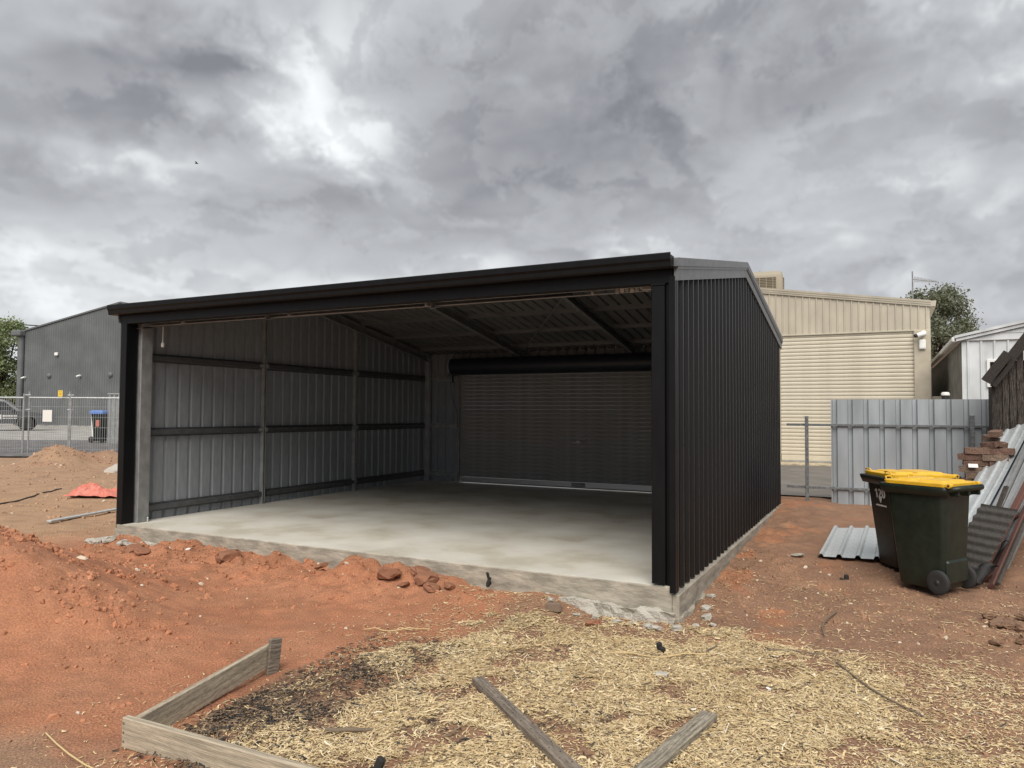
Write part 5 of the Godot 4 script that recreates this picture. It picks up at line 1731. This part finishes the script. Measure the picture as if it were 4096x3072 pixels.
func build_straw() -> void:
	var r := RandomNumberGenerator.new()
	r.seed = 4242
	var st := new_st()
	# a flattened, slightly bent stem: unit length along x
	var prev := []
	for i in 4:
		var t := i / 3.0
		var c := Vector3(t - 0.5, 0.05 * sin(t * PI), 0.06 * sin(t * PI))
		var w := 0.5 * (1.0 - 0.5 * absf(t - 0.4))
		var ring := [c + Vector3(0, 0, -w * 0.1), c + Vector3(0, 0.035, 0), c + Vector3(0, 0, w * 0.1)]
		if i > 0:
			quad(st, prev[0], ring[0], ring[1], prev[1], 1)
			quad(st, prev[1], ring[1], ring[2], prev[2], 1)
		prev = ring
	var stem := done(st)
	var xfs := []
	var cols := PackedColorArray()
	var tries := 380000
	for k in tries:
		var x := r.randf_range(4.4, 9.6)
		var z := r.randf_range(-2.0, 3.9) if k % 3 == 0 else r.randf_range(0.0, 3.7)
		if k % 9 == 0:
			x = r.randf_range(9.3, 12.0)
			z = r.randf_range(-2.5, 4.0)
		var d := straw_density(x, z)
		if r.randf() > d:
			continue
		var dense := d > 0.4
		var l := r.randf_range(0.010, 0.036) if r.randf() < 0.86 else r.randf_range(0.036, 0.085)
		var w := r.randf_range(0.03, 0.075) * (1.0 if l < 0.045 else 0.8)
		if dense and r.randf() < 0.025:
			l = r.randf_range(0.09, 0.2)
			w = r.randf_range(0.03, 0.05)
		var b := Basis.from_euler(Vector3(r.randfn(0, 0.25), 4.0 * n_patch.get_noise_2d(x * 1.5 + 70.0, z * 1.5) + r.randfn(0, 0.95), r.randfn(0, 0.14)))
		b = b.scaled_local(Vector3(l, w * 0.5, w))
		xfs.append(Transform3D(b, Vector3(x, gh(x, z) + 0.003 + r.randf() * (0.016 if dense else 0.004), z)))
		var t := r.randf()
		var c := Vector3(0.60, 0.465, 0.25).lerp(Vector3(0.73, 0.61, 0.39), r.randf()).lerp(Vector3(0.42, 0.29, 0.14), clampf(r.randfn(0.25, 0.35) + 0.5 * n_low.get_noise_2d(x * 3.0, z * 3.0), 0.0, 1.0))
		if r.randf() < 0.07:
			b = b.scaled_local(Vector3(1.25, 1.4, 2.0))
			xfs[-1] = Transform3D(b, xfs[-1].origin + Vector3(0, 0.003, 0))
		if t < 0.035:
			c = Vector3(0.07, 0.055, 0.045)
		elif t < 0.13:
			c = Vector3(0.26, 0.17, 0.10)
		elif t < 0.15:
			c = Vector3(0.78, 0.72, 0.58)
		cols.append(Color(c.x, c.y, c.z))
	scatter("straw_litter", "golden chopped straw strewn over the soil in the foreground", "straw", stem, M.loose, xfs, cols)
	# charred bark and mulch
	xfs = []
	cols = PackedColorArray()
	for k in 34000:
		var x := r.randf_range(4.95, 7.4) if k % 5 else r.randf_range(5.0, 9.2)
		var z := r.randf_range(1.1, 3.5) if k % 5 else r.randf_range(0.2, 3.6)
		var dd := sm(6.1, 5.2, x + 0.5 * n_low.get_noise_2d(x * 3.0, z * 3.0)) * sm(1.2, 2.0, z + 0.5 * (x - 5.0)) * (1.0 if x > 4.93 + (z - 2.2) * 0.2 else 0.0)
		dd = maxf(dd, 0.05 + 0.35 * sm(0.18, 0.4, n_patch.get_noise_2d(x * 2.6 - 50.0, z * 2.6)) * sm(1.2, 2.4, z))
		if r.randf() > dd * (0.35 + 0.9 * sm(-0.2, 0.3, n_mid.get_noise_2d(x * 0.8, z * 0.8))):
			continue
		var l := r.randf_range(0.012, 0.05)
		var b := Basis.from_euler(Vector3(r.randfn(0, 0.3), r.randf() * TAU, r.randfn(0, 0.2))).scaled_local(Vector3(l, 0.02, r.randf_range(0.06, 0.12)))
		xfs.append(Transform3D(b, Vector3(x, gh(x, z) + 0.006 + r.randf() * 0.014, z)))
		var g := r.randf_range(0.012, 0.045)
		var cc := Color(g, g * 0.92, g * 0.85)
		if r.randf() < 0.58:
			cc = Color(0.22, 0.155, 0.10) * r.randf_range(0.5, 1.3)
		cols.append(cc)
	scatter("charred_mulch", "black charred mulch in the corner of the timber edging", "mulch", stem, M.loose, xfs, cols)
	# crumbs of soil and small stones
	var crumb := rock_mesh(402, 0.7, 0.6)
	xfs = []
	cols = PackedColorArray()
	for k in 130000:
		var x := r.randf_range(-1.5, 9.7)
		var z := r.randf_range(-3.0, 4.0)
		if k % 5 == 0:
			x = r.randf_range(-14.5, -0.3)
			z = r.randf_range(-11.0, 1.0)
		elif k % 9 == 1:
			x = r.randf_range(9.4, 12.5)
			z = r.randf_range(-6.0, 4.0)
		if x > -0.1 and x < W + 0.1 and z < 0.05:
			continue
		var mo := mound_height(x, z)
		var cl := clampf(n_patch.get_noise_2d(x * 1.3 + 9.0, z * 1.3) * 2.0 + 0.35, 0.06, 1.0)
		var keep := 0.16 * cl + 0.65 * cl * clampf(mo * 2.0, 0, 1) + 0.55 * rubble_band(x, z) + 0.5 * side_band(x, z)
		if x < -1.0:
			keep = 0.35 * cl + 1.5 * spoil_height(x, z)
		if Geometry2D.is_point_in_polygon(Vector2(x, z), straw_poly):
			keep *= 0.35
		elif x > 6.9:
			keep += 0.25
		if r.randf() > keep:
			continue
		var sz := 0.008 + 0.032 * pow(r.randf(), 3.5)
		if mo > 0.12:
			sz = 0.009 + 0.055 * pow(r.randf(), 3.0)
		if x < -1.5:
			sz *= 2.4
		if r.randf() < 0.03:
			sz *= 1.8
		var b := Basis.from_euler(Vector3(r.randf() * 6.0, r.randf() * 6.0, r.randf() * 6.0)).scaled_local(Vector3(sz * 1.2, sz, sz))
		xfs.append(Transform3D(b, Vector3(x, gh(x, z) - sz * 0.08, z)))
		var c := soil_color(x, z)
		var v := r.randf_range(0.62, 0.92)
		c = Color(c.r * v, c.g * v, c.b * v)
		if r.randf() < 0.03:
			c = Color(0.55, 0.47, 0.37)
		cols.append(c)
	scatter("soil_crumbs", "loose crumbs of soil and small stones over the bare ground", "soil crumbs", crumb, M.loose, xfs, cols)

# ---------------------------------------------------------------- sky
func build_sky() -> Sky:
	var wd := 2048
	var ht := 1024
	var blobs := [[-35.5, 20.8, 0.75, 7.4, 3.0, 0], [-41.0, 23.6, 0.6, 6.4, 3.6, -30], [-39.5, 27.6, 0.5, 5.4, 2.2, 0], [5.6, 22.2, 0.45, 5.8, 2.9, 0], [1.3, 14.3, 0.3, 7.2, 2.2, 0], [-58.1, 7.5, 0.75, 17.0, 4.6, 0], [-18.8, 12.6, 0.6, 4.3, 0.8, 0], [-55.9, 17.2, 0.5, 5.0, 0.7, 0], [-33.0, 10.2, 0.4, 9.0, 0.9, 4], [-28.0, 22.5, -0.4, 5.0, 2.6, 15], [-13.0, 21.5, -0.5, 6.0, 2.6, 5],
		[-58.5, 23.7, -1.0, 7.2, 2.4, 10], [-52.0, 24.0, -0.5, 2.4, 1.0, 20], [-54.2, 19.5, -0.75, 9.4, 1.3, 0], [-58.3, 14.2, -0.7, 6.4, 1.5, 0], [-32.7, 25.6, -0.45, 5.4, 2.2, 20], [-21.7, 23.1, -0.75, 7.6, 3.0, 20], [-19.2, 19.2, -0.75, 5.8, 2.3, 0], [-7.7, 25.1, -0.6, 10.9, 2.6, -20], [-1.4, 26.4, -0.4, 5.4, 1.8, -25], [-27.2, 16.3, -0.6, 9.4, 1.9, 0], [-40.8, 16.8, -0.55, 5.6, 1.8, 15], [5.5, 18.7, -0.55, 2.4, 2.2, 0], [-9.8, 16.2, -0.4, 1.6, 0.6, 0], [1.6, 14.0, -0.4, 3.6, 0.7, 0], [-2.5, 9.3, -0.45, 1.6, 0.5, 0], [-30.8, 12.6, -0.5, 12.7, 1.3, 0]]
	var warp := FastNoiseLite.new()
	warp.seed = 900
	warp.frequency = 0.55
	warp.fractal_octaves = 4
	var puff := FastNoiseLite.new()
	puff.seed = 901
	puff.frequency = 0.8
	puff.fractal_octaves = 6
	puff.fractal_gain = 0.55
	puff.domain_warp_enabled = true
	puff.domain_warp_amplitude = 0.9
	puff.domain_warp_frequency = 0.7
	var wisp := FastNoiseLite.new()
	wisp.seed = 902
	wisp.frequency = 2.6
	wisp.fractal_octaves = 5
	wisp.fractal_gain = 0.6
	var billow := FastNoiseLite.new()
	billow.seed = 903
	billow.frequency = 1.0
	billow.fractal_octaves = 5
	billow.fractal_gain = 0.5
	var data := PackedFloat32Array()
	data.resize(wd * ht * 3)
	var dark := Vector3(0.185, 0.192, 0.216)
	var mid := Vector3(0.43, 0.443, 0.463)
	var bright := Vector3(0.78, 0.80, 0.815)
	for j in ht:
		var el := PI * (0.5 - (j + 0.5) / ht)
		if el < -0.03:
			for i in wd:
				var q := (j * wd + i) * 3
				data[q] = 0.22
				data[q + 1] = 0.20
				data[q + 2] = 0.18
			continue
		var sy := sin(el)
		var cy := cos(el)
		var eld := rad_to_deg(el)
		var inv := 1.0 / (maxf(sy, 0.0) + 0.30)
		for i in wd:
			var az := wrapf(TAU * (i + 0.5) / wd, -PI, PI)
			var dx := sin(az) * cy
			var dz := -cos(az) * cy
			var px := dx * inv * 2.1
			var pz := dz * inv * 2.1
			var w1 := warp.get_noise_2d(px, pz)
			var w2 := warp.get_noise_2d(px + 50.0, pz - 20.0)
			var v := puff.get_noise_2d(px + 0.3 * w2, pz)
			var f := wisp.get_noise_2d(px + 0.25 * w1, pz + 0.25 * w2)
			var azd := rad_to_deg(az) + (w1 * 9.0 + v * 5.0 + f * 4.0) * (0.35 + eld / 40.0)
			var el2 := eld + (w2 * 4.0 + v * 2.0 + f * 1.8) * (0.2 + eld / 30.0)
			var s := 0.0
			if azd > -100.0 and azd < 40.0 and el2 < 45.0:
				for b in blobs:
					var du: float = azd - b[0]
					var dv: float = el2 - b[1]
					if absf(du) > b[3] * 3.0 + 6.0 or absf(dv) > 12.0:
						continue
					if b[5] != 0:
						var t := deg_to_rad(b[5])
						var u2 := du * cos(t) + dv * sin(t)
						dv = -du * sin(t) + dv * cos(t)
						du = u2
					s += b[2] * exp(-((du / b[3]) ** 2 + (dv / b[4]) ** 2) * 0.7)
			var b2 := absf(billow.get_noise_2d(px * 0.9 + 0.5 * w2, pz * 0.9 + 0.4 * w1))
			var cl := sm(-0.02, 0.20, puff.get_noise_2d(px * 1.9 + 30.0 + 0.5 * w1, pz * 1.9 - 12.0 + 0.4 * f))
			var lum := 0.425 - 0.19 * cl + 0.62 * s + 0.26 * v + 0.20 * f + 0.46 * (b2 - 0.22)
			# thick air just above the horizon
			lum = lerpf(lum, 0.68, 0.85 * exp(-maxf(eld, 0.0) / 5.2))
			lum = clampf(lum, -0.45, 1.1)
			var c: Vector3
			if lum < 0.5:
				c = dark.lerp(mid, clampf((lum + 0.42) / 0.92, 0.0, 1.0))
			else:
				c = mid.lerp(bright, clampf((lum - 0.5) / 0.62, 0.0, 1.0))
			var k := (j * wd + i) * 3
			data[k] = c.x
			data[k + 1] = c.y
			data[k + 2] = c.z
	var im := Image.create_from_data(wd, ht, false, Image.FORMAT_RGBF, data.to_byte_array())
	var pm := PanoramaSkyMaterial.new()
	pm.panorama = ImageTexture.create_from_image(im)
	var sky := Sky.new()
	sky.sky_material = pm
	return sky

# ---------------------------------------------------------------- scene
func _ready() -> void:
	rng.seed = 12
	var cam := Camera3D.new()
	cam.position = EYE
	cam.rotation = Vector3(0.0383, 0.4688, 0.0056)
	cam.fov = 55.2
	cam.near = 0.05
	cam.far = 1500.0
	add_child(cam)
	cam.current = true
	var env := Environment.new()
	env.background_mode = Environment.BG_SKY
	env.sky = build_sky()
	env.background_energy_multiplier = 0.52
	env.tonemap_mode = Environment.TONE_MAPPER_LINEAR
	env.tonemap_exposure = 2.55
	env.sdfgi_enabled = true
	env.ssao_enabled = true
	env.ssil_enabled = true
	var we := WorldEnvironment.new()
	we.environment = env
	add_child(we)
	var sun := DirectionalLight3D.new()
	sun.rotation_degrees = Vector3(-49, 20, 0)
	sun.light_energy = 0.5
	sun.light_angular_distance = 50.0
	sun.light_color = Color(1.0, 0.97, 0.93)
	sun.shadow_enabled = true
	add_child(sun)
	n_low.seed = 1
	n_low.frequency = 0.55
	n_low.fractal_octaves = 3
	n_mid.seed = 2
	n_mid.frequency = 1.9
	n_mid.fractal_octaves = 3
	n_fine.seed = 3
	n_fine.frequency = 6.5
	n_fine.fractal_octaves = 3
	n_cell.seed = 4
	n_cell.noise_type = FastNoiseLite.TYPE_CELLULAR
	n_cell.frequency = 6.0
	n_cell.fractal_octaves = 2
	n_patch.seed = 5
	n_patch.frequency = 0.8
	n_patch.fractal_octaves = 4
	materials()
	print("sky ", Time.get_ticks_msec())
	build_ground()
	print("ground ", Time.get_ticks_msec())
	build_shed()
	build_beige_shed()
	build_white_shed()
	build_timber_shed()
	build_back_fence()
	build_dark_building()
	build_street_left()
	build_trees()
	print("structures ", Time.get_ticks_msec())
	build_car()
	build_bin("dark green bin with yellow lid and visible wheels, nearest the camera", Vector3(8.83, -0.255, -2.26), -0.55, M.bin_green, false)
	get_child(get_child_count() - 1).scale = Vector3(0.91, 1.0, 0.91)
	build_bin("dark bin with yellow lid marked 120 on its front, behind the other", Vector3(8.67, -0.245, -3.10), 0.467, M.bin_far, true)
	build_scrap()
	build_left_yard()
	build_boards()
	build_litter()
	build_bird()
	print("objects ", Time.get_ticks_msec())
	build_straw()
	print("straw ", Time.get_ticks_msec())

func build_bird() -> void:
	var b := thing("flying_bird", "small dark bird gliding in the clouds at upper left", "bird", EYE + Vector3(-23.0, 9.3, -19.0), 0.6)
	b.scale = Vector3(0.6, 0.6, 0.6)
	var st := new_st()
	lathe(st, [Vector2(0.004, -0.13), Vector2(0.025, -0.06), Vector2(0.032, 0.0), Vector2(0.022, 0.07), Vector2(0.004, 0.11)], 8, Transform3D(Basis(Vector3.BACK, PI * 0.5), Vector3.ZERO))
	inst(b, "body", done(st), M.char)
	for sd in [-1.0, 1.0]:
		st = new_st()
		loft(st, [[Vector3(0.05, 0.015, 0.02 * sd), Vector3(-0.05, 0.015, 0.02 * sd), Vector3(-0.05, 0.008, 0.02 * sd), Vector3(0.05, 0.008, 0.02 * sd)], [Vector3(0.04, 0.06, 0.13 * sd), Vector3(-0.04, 0.06, 0.13 * sd), Vector3(-0.04, 0.055, 0.13 * sd), Vector3(0.04, 0.055, 0.13 * sd)], [Vector3(-0.03, 0.05, 0.27 * sd), Vector3(-0.05, 0.05, 0.27 * sd), Vector3(-0.05, 0.047, 0.27 * sd), Vector3(-0.03, 0.047, 0.27 * sd)]], true, -1)
		inst(b, "wing", done(st), M.char)
